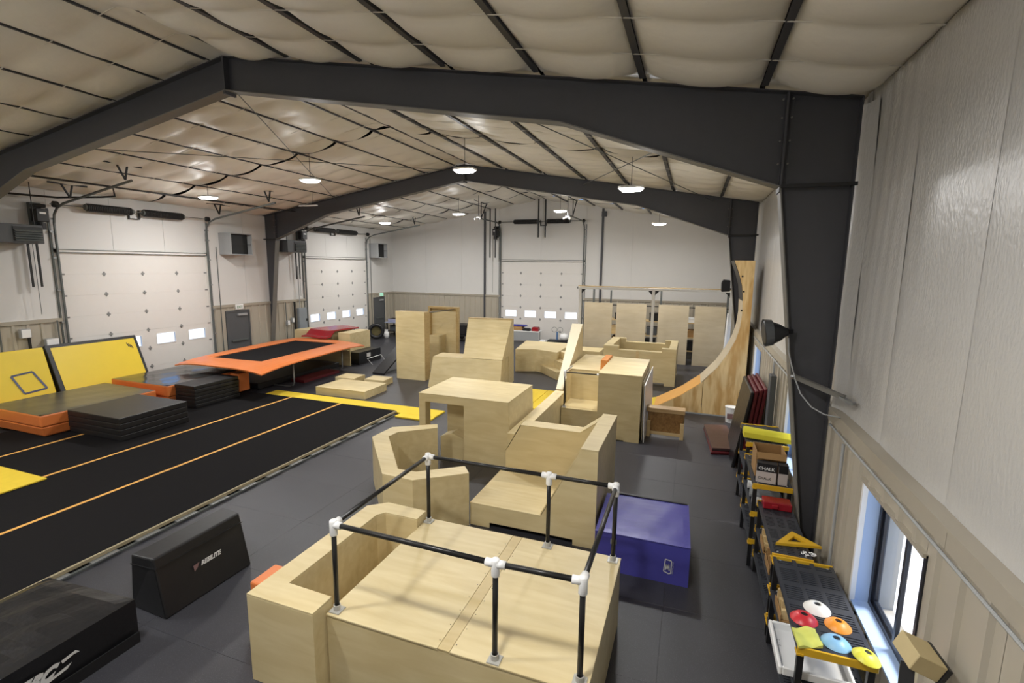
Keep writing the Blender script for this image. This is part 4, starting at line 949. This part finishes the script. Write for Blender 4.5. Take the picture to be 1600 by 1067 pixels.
part('pail', MB().lathe([(0, 0), (.12, 0), (.145, .40), (.155, .40), (.155, .425), (0, .425)], (1.16, 13.9, 0), 18), WHT, t, smooth=False)
part('print', MB().box(1.06, 1.20, 13.752, 13.756, .12, .26), INKR, t)

# ================================================================== right hand shelves
def shelf_unit(label, x0, x1, y0, y1, decks, capdecks=None):
    t = thing('plastic_shelving', label, 'shelving', ((x0+x1)/2, (y0+y1)/2, 0))
    H = decks[-1]
    for x in (x0+.03, x1-.03):
        for y in (y0+.045, y1-.045):
            part('post', MB().box(x-.024, x+.024, y-.024, y+.024, 0, H-.045), BLKM, t)
    for z in decks:
        mb = MB().box(x0, x0+.03, y0+.02, y1-.02, z-.045, z).box(x1-.03, x1, y0+.02, y1-.02, z-.045, z)
        w = (x1-x0-.06)/3
        for k in (1, 2): mb.box(x0+.03+w*k-.018, x0+.03+w*k+.018, y0+.02, y1-.02, z-.02, z)
        n = int((y1-y0-.04)/.033)
        for i in range(n):
            ya = y0+.02+i*.033; wide = .033 if i % 9 in (0, 8) else .021
            mb.box(x0+.03, x1-.03, ya, ya+wide, z-.018, z-.001)
        d = part('deck', mb, SHBLK, t)
        sc_ = MB()
        for x in (x0+.06, x1-.06):
            for y in (y0+.07, y1-.07): sc_.lathe([(0, .003), (.010, .003), (.012, 0)], (x, y, z), 8)
        part('rivets', sc_, LTGRY, d, kind='stuff')
        for y in (y0, y1-.02):
            part('end_cap', MB().box(x0-.004, x1+.004, y, y+.02, z-.06, z+.008), SHYEL, d, bev=.003, label='golden yellow end cap')
            part('corner_cap', MB().box(x0-.008, x0+.045, y-.006 if y == y0 else y-.05, y+.07 if y == y0 else y+.026, z-.065, z-.046), SHYEL, d)
    return t
SZ = 1.00
shelf_unit('black plastic shelving with yellow ends holding the sport cones', .995, 1.55, 4.19, 5.58, [.28, .64, SZ])
shelf_unit('black plastic shelving with yellow ends holding the yellow triangle', .995, 1.385, 5.61, 6.95, [.28, .64, SZ])
shelf_unit('black plastic shelving carrying the chalk boxes and brown carton', .93, 1.40, 6.98, 8.15, [.4, .8, 1.2])
shelf_unit('black plastic shelving topped by the tray shaped end panel', .96, 1.55, 8.3, 9.35, [.4, .85, 1.33])
# sport cones
def cone(x, y, m, label, tilt=(0, 0, 1), r=.105):
    t = thing('disc_cone', label, 'sport cone', (x, y, SZ+(.026 if tilt[0] else .002)))
    part('shell', MB().lathe([(r, 0), (r*.97, .006), (r*.72, .032), (r*.42, .052), (r*.26, .055), (r*.24, .045), (r*.5, .040), (r*.95, .002), (r, 0)], (0, 0, 0), 28, tilt), m, t, local=True, smooth=True)
    part('hole', MB().lathe([(0, .046), (r*.235, .046)], (0, 0, 0), 16, tilt), INKB, t, local=True)
cone(1.247, 4.776, CONEW, 'white disc cone on the shelf', r=.112); cone(1.108, 4.584, CONER, 'red disc cone on the shelf', r=.11); cone(1.368, 4.592, CONEO, 'orange disc cone on the shelf', r=.104)
cone(1.299, 4.355, CONEB, 'light blue disc cone on the shelf', r=.11); cone(1.475, 4.23, CONEY, 'yellow disc cone at the shelf edge by the window', (.15, 0, 1), r=.10)
A, B, C3, D3 = Vector((.95, 4.36)), Vector((1.01, 4.44)), Vector((1.17, 4.465)), Vector((1.18, 4.24))
E3 = Vector((.995, 4.17))
def cl(u, v):
    p = (E3*(1-u)+D3*u)*(1-v) + (A.lerp(B, .5)*(1-u)+C3*u)*v
    return (p.x, p.y, SZ+.026 + .02*math.sin(math.pi*u)*math.sin(math.pi*v) + .012*math.sin(8*u+3*v) + .006*math.sin(13*v))
mb = MB().grid(cl, 14, 14); mb.add(*(lambda g: (g.v, g.f))(MB().grid(lambda u, v: (cl(u, v)[0], cl(u, v)[1], SZ+.010), 14, 14)))
for v in (0, 1): mb.grid(lambda u, w, v=v: (cl(u, v)[0], cl(u, v)[1], SZ+.010+(cl(u, v)[2]-SZ-.010)*w), 14, 1)
for u in (0, 1): mb.grid(lambda v, w, u=u: (cl(u, v)[0], cl(u, v)[1], SZ+.010+(cl(u, v)[2]-SZ-.010)*w), 14, 1)
solo('lime_cloth', mb, LIME, 'folded pale lime cloth beside the red and blue cones', 'cloth', smooth=True)
t = thing('yellow_triangle', 'golden yellow plastic set square lying on the shelf', 'triangle', (1.25, 5.8, SZ))
T0, T1, T2 = Vector((1.05, 5.81)), Vector((1.265, 6.15)), Vector((1.52, 5.90)); ctr = (T0+T1+T2)/3
part('plate', MB().add([(*p, SZ+z) for z in (.003, .035) for p in [T0, T1, T2] + [ctr+(q-ctr)*.42 for q in (T0, T1, T2)]],
     [(0, 1, 4, 3), (1, 2, 5, 4), (2, 0, 3, 5), (6, 9, 10, 7), (7, 10, 11, 8), (8, 11, 9, 6), (0, 6, 7, 1), (1, 7, 8, 2), (2, 8, 6, 0), (3, 4, 10, 9), (4, 5, 11, 10), (5, 3, 9, 11)]), SHYEL, t, bev=.002)
t = thing('chain_pile', 'small heap of white chain on the shelf behind the yellow crossbar', 'chain', (1.36, 5.73, SZ))
for i in range(7):
    a = i*1.1; part('link', MB().tube([(1.36+.055*math.cos(a)+.016*math.cos(k), 5.73+.03*math.sin(a)+.016*math.sin(k), SZ+.012+.004*math.sin(2*k+i)) for k in [j*math.pi/4 for j in range(9)]], .005, 5), WHT, t)
solo('red_case', MB().box(1.03, 1.36, 6.70, 6.90, SZ+.004, SZ+.10).box(1.12, 1.20, 6.67, 6.70, SZ+.03, SZ+.08), REDV, 'red plastic case at the end of the shelf below the chalk boxes', 'case', bev=.01)
t = thing('white_tray', 'white plastic tray with worn print below the cones', 'tray', (1.17, 4.58, .644))
part('base', MB().box(.91, 1.44, 4.30, 4.87, .644, .655), WHT, t)
part('rim', MB().box(.89, .92, 4.28, 4.89, .644, .72).box(1.43, 1.46, 4.28, 4.89, .644, .72).box(.92, 1.43, 4.28, 4.31, .644, .72).box(.92, 1.43, 4.86, 4.89, .644, .72), WHT, t, bev=.008)
part('print', text_mb('5 2.5', .05, (.93, 4.72, .6562), (0, -1, 0), (1, 0, 0)), LTGRY, t)
solo('green_folder', MB().box(1.06, 1.46, 4.28, 4.50, .284, .38), mat('lime_plastic', srgb(190, 214, 90), .4), 'lime green bin on the lowest shelf under the white tray', 'bin', bev=.01)
# chalk boxes, carton, tray shaped end panel on the third unit
def chalk(x, y, rz, w, label, z=1.206):
    t = thing('chalk_box', label, 'box', (x, y, z), rz)
    ct = part('carton', MB().box(-w/2, w/2, -.06, .06, 0, .25), mat('chalk_carton', srgb(196, 186, 180), .6), t, local=True, bev=.003)
    part('lid', MB().box(-w/2-.002, w/2+.002, -.062, .062, .2505, .275), INKB, t, local=True)
    part('band', MB().box(-w/2-.001, w/2+.001, -.0615, -.0605, .16, .25), INKB, t, local=True)
    if w > .15:
        part('lettering', text_mb('CHALK', .06, (-w/2+.02, -.064, .185), (1, 0, 0), (0, 0, 1), bold=.002), INK, ct, local=True)
        part('lettering', text_mb('CHALK', .05, (-w/2+.02, -.0615, .05), (1, 0, 0), (0, 0, 1), bold=.001), INKB, ct, local=True)
chalk(1.09, 7.11, math.radians(-6), .24, 'pale chalk box with black lid leaning before the brown carton'); chalk(1.285, 7.11, 0, .11, 'narrow pale chalk box right of the lettered chalk box')
t = thing('cardboard_box', 'open brown cardboard carton behind the chalk boxes', 'box', (1.14, 7.5, 1.206))
part('walls', MB().box(.97, 1.34, 7.25, 7.262, 1.212, 1.56).box(.97, 1.34, 7.66, 7.672, 1.212, 1.56).box(.97, .982, 7.263, 7.659, 1.212, 1.56).box(1.328, 1.34, 7.263, 7.659, 1.212, 1.56), CARD, t)
part('flap', MB().loft([(.97, 7.249, 1.56), (1.34, 7.249, 1.56), (1.34, 7.249, 1.566), (.97, 7.249, 1.566)], [(.98, 7.17, 1.50), (1.33, 7.17, 1.50), (1.33, 7.17, 1.506), (.98, 7.17, 1.506)]), CARD, t)
part('bottom', MB().box(.983, 1.327, 7.263, 7.659, 1.206, 1.216), CARD, t)
def tray(u, v):
    x = .93+.68*u; y = 8.50+.26*v-.10*u
    return (x, y, 1.355+.15*math.sin(math.pi*min(1, .12+v*.9))**.6 - .02*u)
mb = MB().grid(tray, 10, 8); mb.add(*(lambda g: (g.v, g.f))(MB().grid(lambda u, v: (tray(u, v)[0], tray(u, v)[1], 1.348), 10, 8)))
for v in (0, 1): mb.grid(lambda u, w, v=v: (tray(u, v)[0], tray(u, v)[1], 1.348+(tray(u, v)[2]-1.348)*w), 10, 1)
for u in (0, 1): mb.grid(lambda v, w, u=u: (tray(u, v)[0], tray(u, v)[1], 1.348+(tray(u, v)[2]-1.348)*w), 8, 1)
solo('end_panel_tray', mb, YELLIT, 'long rounded yellow tray shape standing in for a daylit end panel of the far shelving', 'tray', smooth=True)  # tray form stands in for a daylit yellow shelf end panel
# sundries on the lower decks, seen from the aisle side
sm = [(1.08, 5.95, CARD, 'wood offcut box low on the shelf under the yellow triangle'), (1.08, 6.40, LUMB, 'pale wood block box low on the shelf under the red case'), (1.08, 5.15, LUMB, 'pale wood block box low on the shelf under the white cone')]
for k, (x, y, m, lb) in enumerate(sm):
    t = thing('block_crate', lb, 'crate', (x, y, .642))
    part('crate', MB().box(x-.075, x+.2, y-.16, y+.16, .642, .655).box(x-.075, x-.065, y-.16, y+.16, .656, .72).box(x+.19, x+.2, y-.16, y+.16, .656, .72), CARD, t)
    for j in range(5):
        yy = y-.13+.06*j; part('block', MB().box(x-.06+.01*(j % 2), x+.12, yy, yy+.04, .657, .75+.03*((j*2) % 3)), m, t)
for k in range(3):
    y = 7.2+.28*k
    solo('foam_roller', MB().tube([(.96, y, .865), (1.34, y, .865)], .06, 14), (WHT, LTGRY, WHT)[k], ['white foam roller on the shelf under the chalk boxes', 'grey foam roller between the white rollers', 'white foam roller at the back of the shelf under the carton'][k], 'roller')
# beige tilted block on a black arm by the window
t = thing('beige_block', 'tilted beige block on a black arm beside the near window', 'block', (1.4, 3.3, 1.7))
bp = Vector((1.374, 3.215, 1.85)); ea = Vector((-.022, .203, .010)); eb = Vector((.150, .019, -.060)); ec = Vector((-.041, 0, -.102))
part('block', MB().loft([tuple(bp), tuple(bp+ea), tuple(bp+ea+ec), tuple(bp+ec)], [tuple(bp+eb), tuple(bp+ea+eb), tuple(bp+ea+eb+ec), tuple(bp+eb+ec)]), BEIGE, t, bev=.004)
e2 = eb*.12
part('back_plate', MB().loft([tuple(bp+eb*1.01-ea*.05), tuple(bp+eb*1.01+ea*1.05), tuple(bp+eb*1.01+ea*1.05+ec*1.1), tuple(bp+eb*1.01-ea*.05+ec*1.1)], [tuple(bp+eb*1.01+e2-ea*.05), tuple(bp+eb*1.01+e2+ea*1.05), tuple(bp+eb*1.01+e2+ea*1.05+ec*1.1), tuple(bp+eb*1.01+e2-ea*.05+ec*1.1)]), BLKM, t)
am = bp+ec*1.02+ea*.35+eb*.2
part('arm', MB().bar(tuple(am), (1.30, 3.12, 1.38), .07, .05).bar((1.30, 3.12, 1.38), (1.47, 3.12, 1.30), .06, .05), BLKM, t)
part('wall_mount', MB().box(1.44, 1.60, 3.02, 3.22, 1.2, 1.42), LTGRY, t)

# ---- speaker and bar on the near column
t = thing('column_speaker', 'black flared speaker bracketed to the near column', 'speaker', (1.05, 6.5, 3.2))
ax = Vector((-.95, -.05, -.12))
part('horn', MB().lathe([(0, 0), (.045, 0), (.055, .03), (.10, .09), (.145, .19), (.155, .25), (.12, .262), (0, .255)], (1.085, 6.50, 3.33), 20, ax), BLKM, t, smooth=True)
part('bracket', MB().bar((1.08, 6.50, 3.33), (1.13, 6.585, 3.33), .05, .05), BLKS, t)
part('visor', MB().lathe([(.152, .17), (.165, .26)], (1.085, 6.50, 3.335), 20, ax), DKGRY, t)
solo('speaker_cable', MB().tube([(1.10, 6.53, 3.25), (1.11, 6.52, 3.10), (1.15, 6.50, 2.95), (1.20, 6.48, 2.78), (1.26, 6.42, 2.62), (1.36, 6.3, 2.50), (1.47, 6.2, 2.455), (1.60, 6.1, 2.462)], .008, 6), LTGRY, 'pale cable hanging from the column speaker to the ledge', 'cable', smooth=True)
t = thing('angle_bar', 'bare steel angle bar bolted between near column and wall', 'bar', (1.4, 6.3, 2.7))
part('bar', MB().bar((1.19, 6.57, 2.79), (1.60, 6.02, 2.70), .012, .055).bar((1.19, 6.57, 2.815), (1.60, 6.02, 2.725), .05, .008), FLG, t)
part('wall_clip', MB().bar((1.57, 6.05, 2.70), (1.665, 5.93, 2.665), .05, .03), GALV, t)
part('bolt', MB().tube([(1.17, 6.56, 2.79), (1.20, 6.545, 2.79)], .022, 8), GALV, t)
solo('pipe_cross', MB().tube([(XW-.05, 7.0, 2.285), (XW-.05, 14.2, 2.285)], .013, 6).tube([(XW-.055, 10.6, 2.27), (XW-.055, 10.6, .5)], .02, 6), LTGRY, 'grey conduit tee on the right wall behind the leaning mats', 'conduit')
solo('wall_post', MB().box(1.46, 1.56, 10.0, 10.25, 0, 2.1), DKGRY, 'dark grey upright pad between the leaning mats and the shelving', 'pad', bev=.01)

# ================================================================== left wall fittings
def heater(y0, y1, z0, z1, xo, label):
    t = thing('unit_heater', label, 'heater', (XL+.4, (y0+y1)/2, z0))
    part('cabinet', MB().box(XL+.05, xo, y0, y1, z0, z1), DKGRY, t, bev=.012)
    lf_ = part('louvre_frame', MB().box(xo+.001, xo+.02, y0+.38, y1-.03, z0+.06, z1-.06), BLKS, t)
    for k in range(5):
        z = z0+.09+k*(z1-z0-.2)/4.6; part('louvre', MB().loft([(xo+.02, y0+.40, z), (xo+.02, y1-.05, z), (xo+.02, y1-.05, z+.02), (xo+.02, y0+.40, z+.02)], [(xo+.06, y0+.40, z-.03), (xo+.06, y1-.05, z-.03), (xo+.06, y1-.05, z-.02), (xo+.06, y0+.40, z-.02)]), DKGAL, lf_)
    for y in (y0+.1, y1-.1): part('hanger', MB().tube([(xo-.15, y, z1), (xo-.15, y, roof_z(xo-.15)-.05)], .012, 6), BLKS, t)
    for yy in (y1-.06, y1+.13): part('hanging_rod', MB().box(XL+.16, XL+.20, yy-.02, yy+.02, 3.34, z0-.0 if yy < y1 else z0+.05), BLKS, t)
heater(7.05, 8.05, 4.47, 4.94, -15.9, 'dark grey unit heater high on the wall left of the near roller door')
heater(16.35, 17.42, 4.5, 5.0, -15.95, 'dark grey unit heater high on the wall behind the second frame')
def opener(y, z, label, place=pl_left, far=False):
    p = lambda t, d, q: place(y+t, d, q)
    t = thing('door_opener', label, 'door opener', p(0, .2, z))
    def bb(t0, t1, d0, d1, z0, z1):
        a = p(t0, d0, z0); b = p(t1, d1, z1); return MB().box(min(a[0], b[0]), max(a[0], b[0]), min(a[1], b[1]), max(a[1], b[1]), z0, z1)
    part('gearbox', bb(-.14, .14, .15, .42, z, z+.34), BLKS, t, bev=.015)
    part('motor', MB().tube([p(.0, .30, z-.02), p(0, .30, z-.2)], .10, 14), BLKS, t)
    part('rating_plate', bb(-.07, .07, .421, .425, z+.2, z+.25), WHT, t)
    part('drive_shaft', MB().tube([p(-.1, .25, z+.42), p(.15, .25, z+.42)], .05, 10), BLKS, t)
    part('mount', bb(-.12, .12, .0, .15, z-.1, z+.5), DKGAL, t)
    part('chain_guide', MB().tube([p(-.2, .2, z+.1), p(-.2, .2, 2.6)], .008, 5), DKGAL, t)
    return t
opener(8.28, 5.06, 'black chain hoist opener beside the near roller door'); opener(17.72, 5.1, 'black chain hoist opener beside the second left wall door'); opener(-10.05, 5.62, 'black chain hoist opener beside the far door', pl_far)
for (y0, y1, z0, z1, lb) in ((13.75, 14.7, 4.33, 5.13, 'square grey wall vent box right of the near roller door'), (22.85, 23.7, 4.38, 5.16, 'square grey wall vent box by the far corner')):
    t = thing('vent_box', lb, 'vent', (XL+.3, (y0+y1)/2, z0))
    xo = XL+.62
    part('housing', MB().box(XL+.02, xo, y0, y0+.03, z0, z1).box(XL+.02, xo, y1-.03, y1, z0, z1).box(XL+.02, xo, y0+.03, y1-.03, z0, z0+.03).box(XL+.02, xo, y0+.03, y1-.03, z1-.03, z1), LTGRY, t)
    part('back', MB().box(XL+.05, XL+.07, y0+.03, y1-.03, z0+.03, z1-.03), BLKS, t)
    part('fan_blade', MB().loft([(XL+.30, (y0+y1)/2-.06, z0+.1), (XL+.36, (y0+y1)/2+.06, z0+.1), (XL+.37, (y0+y1)/2+.06, z0+.1), (XL+.31, (y0+y1)/2-.06, z0+.1)], [(XL+.30, (y0+y1)/2-.03, z1-.1), (XL+.36, (y0+y1)/2+.03, z1-.1), (XL+.37, (y0+y1)/2+.03, z1-.1), (XL+.31, (y0+y1)/2-.03, z1-.1)]), DKGRY, t)
    part('guard', MB().box(xo-.03, xo-.025, y0+.03, y1-.03, z0+.38, z0+.40), BLKS, t)
    part('dark_sheet', MB().box(XL+.40, XL+.405, y0+.03, y1-.03, z0+.03, z1-.03), BLKS, t)  # solid black sheet added so the box opening reads dark
t = thing('electrical_panel', 'tall grey electrical panel beyond the second frame column', 'electrical panel', (XL+.1, 17.58, 1.0))
part('cabinet', MB().box(XL+.075, XL+.20, 17.35, 17.85, .95, 2.05), PANG, t, bev=.006); part('door', MB().box(XL+.201, XL+.212, 17.38, 17.82, .98, 2.02), PANG, t); part('latch', MB().box(XL+.213, XL+.24, 17.76, 17.80, 1.45, 1.56), BLKS, t)
part('conduit', MB().tube([(XL+.12, 17.5, 2.05), (XL+.12, 17.5, 3.9)], .02, 6), LTGRY, t)
for (y, z, w, h, lb) in ((16.75, 1.35, .13, .22, 'small white disconnect box near the second frame column'), (17.02, 1.45, .12, .2, 'small pale disconnect box next to the electrical panel'), (7.7, 2.0, .22, .24, 'grey junction box above the thick yellow mat'), (8.25, 1.62, .3, .3, 'grey switch box behind the bordered yellow mat')):
    t = thing('wall_box', lb, 'electrical box', (XL+.1, y, z)); part('box', MB().box(XL+.075, XL+.19, y-w/2, y+w/2, z, z+h), LTGRY, t, bev=.006); part('cover', MB().box(XL+.191, XL+.196, y-w/2+.015, y+w/2-.015, z+.015, z+h-.015), WHT, t)
for (y, z0, z1, r, lb) in ((7.78, 1.2, 2.0, .035, 'thick dark conduit below the grey junction box'), (7.2, .6, 2.4, .02, 'upright conduit left of the grey junction box'), (8.45, .6, 2.4, .018, 'upright conduit at the near roller door jamb'), (13.55, .3, 4.6, .016, 'thin upright conduit between roller door and grey door'), (17.2, .4, 2.35, .04, 'thick dark conduit left of the electrical panel'), (16.7, .3, 2.35, .016, 'thin conduit behind the second frame column'), (22.85, .3, 5.4, .014, 'thin conduit right of the second left wall door')):
    solo('wall_conduit', MB().tube([(XL+.11, y, z0), (XL+.11, y, z1)], r, 8), DKGAL if r < .03 else BLKS, lb, 'conduit')
# gas pipe loop and door track hangers
solo('gas_pipe', MB().tube([(-15.0, 6.85, 6.04), (-15.0, 9.27, 6.04), (-15.0, 9.30, 5.80), (-15.4, 9.2, 5.78), (-16.2, 8.6, 5.72), (-16.25, 7.6, 5.7)], .026, 8), BLKS, 'black gas pipe loop under the roof by the near roller door', 'pipe')
solo('gas_pipe', MB().tube([(-15.0, 9.33, 6.04), (-14.9, 15.75, 6.06)], .02, 8), BLKS, 'long black gas pipe running under the left roof slope', 'pipe')
def hanger(x, y, zb, label):
    t = thing('track_hanger', label, 'hanger', (x, y, zb))
    zt = roof_z(x)-.03
    part('header', MB().bar((x, y-.45, zt), (x, y+.45, zt), .04, .04), BLKS, t)
    part('strut', MB().bar((x, y-.16, zt), (x, y+.02, zb), .035, .035), BLKS, t); part('strut', MB().bar((x, y+.10, zt), (x, y+.02, zb), .035, .035), BLKS, t)
hanger(-13.6, 8.7, 6.08, 'black v shaped hanger at the free end of the near door track'); hanger(-15.9, 8.72, 5.72, 'black v shaped hanger close to the near roller door')
hanger(-13.6, 13.2, 6.08, 'black v shaped hanger left of the second frame'); hanger(-15.9, 13.2, 5.72, 'black v shaped hanger above the grey vent box')
hanger(-13.6, 18.0, 6.08, 'black v shaped hanger just past the second frame'); hanger(-13.6, 22.5, 6.08, 'black v shaped hanger near the far left corner')
def fhang(x, label):
    t = thing('track_hanger', label, 'hanger', (x, 22.6, 6.3)); zt = roof_z(x)-.03
    part('header', MB().bar((x, 21.6, zt-.02), (x, 23.2, zt-.02), .04, .04), BLKS, t); part('strut', MB().bar((x, 22.4, zt), (x, 22.4, 6.3), .035, .035), BLKS, t); part('strut', MB().bar((x, 23.1, zt), (x, 22.4, 6.3), .035, .035), BLKS, t)
fhang(-9.83, 'black strut hanger on the left track of the far door'); fhang(-5.31, 'black strut hanger on the right track of the far door')
for x in (-7.66, -7.29):
    solo('hanging_rod', MB().box(x-.03, x+.03, YF-.36, YF-.30, 5.5, roof_z(x)-.03), BLKS, 'dark upright bar before the far door spring, on the %s side' % ('chain hoist' if x < -7.5 else 'quarter pipe'), 'bar', 'pair of bars before the far door spring')
for (xa, lb) in ((-10.28, 'dark upright bar at the far door opener, on the corner door side'), (-9.98, 'dark upright bar at the far door opener, on the roller door side')):
    solo('hanging_rod', MB().box(xa-.025, xa+.025, YF-.52, YF-.47, 4.45, 7.0), BLKS, lb, 'bar', 'pair of bars at the far door opener')

# ================================================================== clutter at the far end
t = thing('folding_table', 'low white folding table piled with gear before the far door', 'table', (-8.1, 24.2, 0))
part('top', MB().box(-8.95, -7.25, 23.85, 24.5, .68, .72), WHT, t, bev=.006); part('skirt', MB().box(-8.93, -7.27, 23.86, 23.88, .22, .679), LTGRY, t)
for x in (-8.85, -7.35):
    for y in (23.9, 24.42): part('leg', MB().tube([(x, y, 0), (x, y, .68)], .016, 6), GALV, t)
far = [('cardboard_box', -8.55, 24.2, .722, .7, .4, .16, CARD, 'flat brown carton on the white folding table'), ('blue_mat_roll', -8.45, 24.25, .914, .8, .4, .05, BLUV, 'thin blue pad on top of the flat carton'), ('black_bag', -7.95, 24.05, .722, .38, .3, .1, BLKM, 'black bag beside the flat carton'), ('red_bag', -7.5, 24.15, .722, .35, .35, .18, REDV, 'red bag at the end of the white folding table'),
       ('black_bin', -6.15, 23.7, 0, 1.1, .5, .36, BLKM, 'long black bin right of the white folding table'), ('white_box', -6.97, 23.75, .0, .35, .4, .3, WHT, 'white box between the folding table and the black bin')]
for (nm, x, y, z, w, d, h, m, lb) in far:
    solo(nm, MB().box(x-w/2, x+w/2, y-d/2, y+d/2, z, z+h).box(x-w/2+.03, x+w/2-.03, y-d/2+.03, y+d/2-.03, z+h, z+h+.03), m, lb, nm.split('_')[-1] if nm != 'blue_mat_roll' else 'pad', bev=.015)
solo('white_sack', MB().lathe([(0, 0), (.2, .02), (.26, .15), (.2, .3), (0, .36)], (-5.85, 23.7, .395), 14), WHT, 'bulging white sack on the long black bin', 'sack', smooth=True)
t = thing('fan_stand', 'small twin ring fan on the black bin', 'fan', (-6.25, 23.75, .39))
for s in (-1, 1):
    part('ring', MB().tube([(-6.25+s*.15+.13*math.cos(a), 23.75, .9+.13*math.sin(a)) for a in [j*math.pi/8 for j in range(17)]], .010, 5), DKGAL, t)
part('stem', MB().tube([(-6.25, 23.75, .392), (-6.25, 23.75, .80)], .05, 8), mat('blue_grey_fan', srgb(90, 120, 160), .5), t)
t = thing('spare_wheel', 'black tyre standing by the far corner door', 'tyre', (-16.08, 22.45, 0))
part('tyre', MB().lathe([(.26, -.1), (.40, -.11), (.43, -.06), (.43, .06), (.40, .11), (.26, .1), (.26, -.1)], (-16.08, 22.45, .43), 24, (.5, -.8, 0)), BLKM, t, smooth=True); part('rim', MB().lathe([(0, .02), (.25, .04), (.26, .0), (.25, -.04), (0, -.02)], (-16.08, 22.45, .43), 20, (.5, -.8, 0)), mat('brass_rim', srgb(90, 82, 50), .5, .3), t)
t = thing('propane_tank', 'white propane tank on the floor by the far corner', 'tank', (-15.85, 23.05, 0))
part('tank', MB().lathe([(0, .02), (.12, .03), (.155, .09), (.155, .26), (.12, .34), (0, .37)], (-15.85, 23.05, 0), 18), WHT, t, smooth=True); part('collar', MB().lathe([(.09, .34), (.09, .45), (.085, .45), (.085, .34)], (-15.85, 23.05, 0), 16), WHT, t); part('foot_ring', MB().lathe([(.11, 0), (.11, .05)], (-15.85, 23.05, 0), 16), WHT, t)
t = thing('work_bench', 'dark cluttered bench with a pale top by the far corner', 'bench', (-14.6, 23.7, 0))
part('top', MB().box(-16.2, -14.2, 23.4, 24.3, .78, .82), mat('pale_blue_grey', srgb(150, 156, 176), .5), t)
for x in (-16.1, -14.3):
    for y in (23.5, 24.2): part('leg', MB().box(x-.03, x+.03, y-.03, y+.03, 0, .779), BLKS, t)
part('lower_shelf', MB().box(-16.15, -14.25, 23.45, 24.25, .3, .33), BLKS, t)
for (x, y, z, w, d, h, m, lb) in ((-15.8, 23.8, .822, .6, .4, .18, mat('pale_lilac_box', srgb(164, 166, 190), .5), 'pale lilac box on the far corner bench'), (-14.9, 23.85, .822, .7, .5, .3, BLKM, 'black case on the far corner bench'), (-14.8, 23.8, .332, .8, .5, .35, BLKM, 'black crate below the far corner bench'), (-15.7, 23.8, .332, .5, .5, .3, DKGRY, 'grey crate below the far corner bench')):
    solo('gear_case', MB().box(x-w/2, x+w/2, y-d/2, y+d/2, z, z+h).box(x-w/2-.01, x+w/2+.01, y-d/2-.01, y+d/2+.01, z+h-.06, z+h), m, lb, 'case', bev=.012)
for k, x in enumerate((-14.05, -12.9)):
    solo('wall_bracket', MB().box(x-.03, x+.03, YF-.14, YF-.065, 1.25, 1.65).lathe([(0, 0), (.05, 0), (.05, .12), (0, .12)], (x, YF-.11, 1.25), 8), BLKS, ['dark hook bracket on the far wainscot nearer the corner', 'dark hook bracket on the far wainscot above the tall box'][k], 'bracket')
t = thing('gear_pile', 'dark equipment cart behind the tall plywood boxes', 'cart', (-11.2, 23.8, 0))
part('bed', MB().box(-12.0, -10.4, 23.4, 24.4, .3, .36), BLKS, t); part('load', MB().box(-11.9, -11.2, 23.5, 24.3, .361, .9).box(-11.15, -10.5, 23.5, 24.2, .361, .75), BLKM, t, bev=.03)
for x in (-11.8, -10.6):
    for y in (23.5, 24.3): part('wheel', MB().lathe([(0, -.03), (.14, -.03), (.14, .03), (0, .03)], (x, y, .145), 14, (0, 1, 0)), BLKM, t)
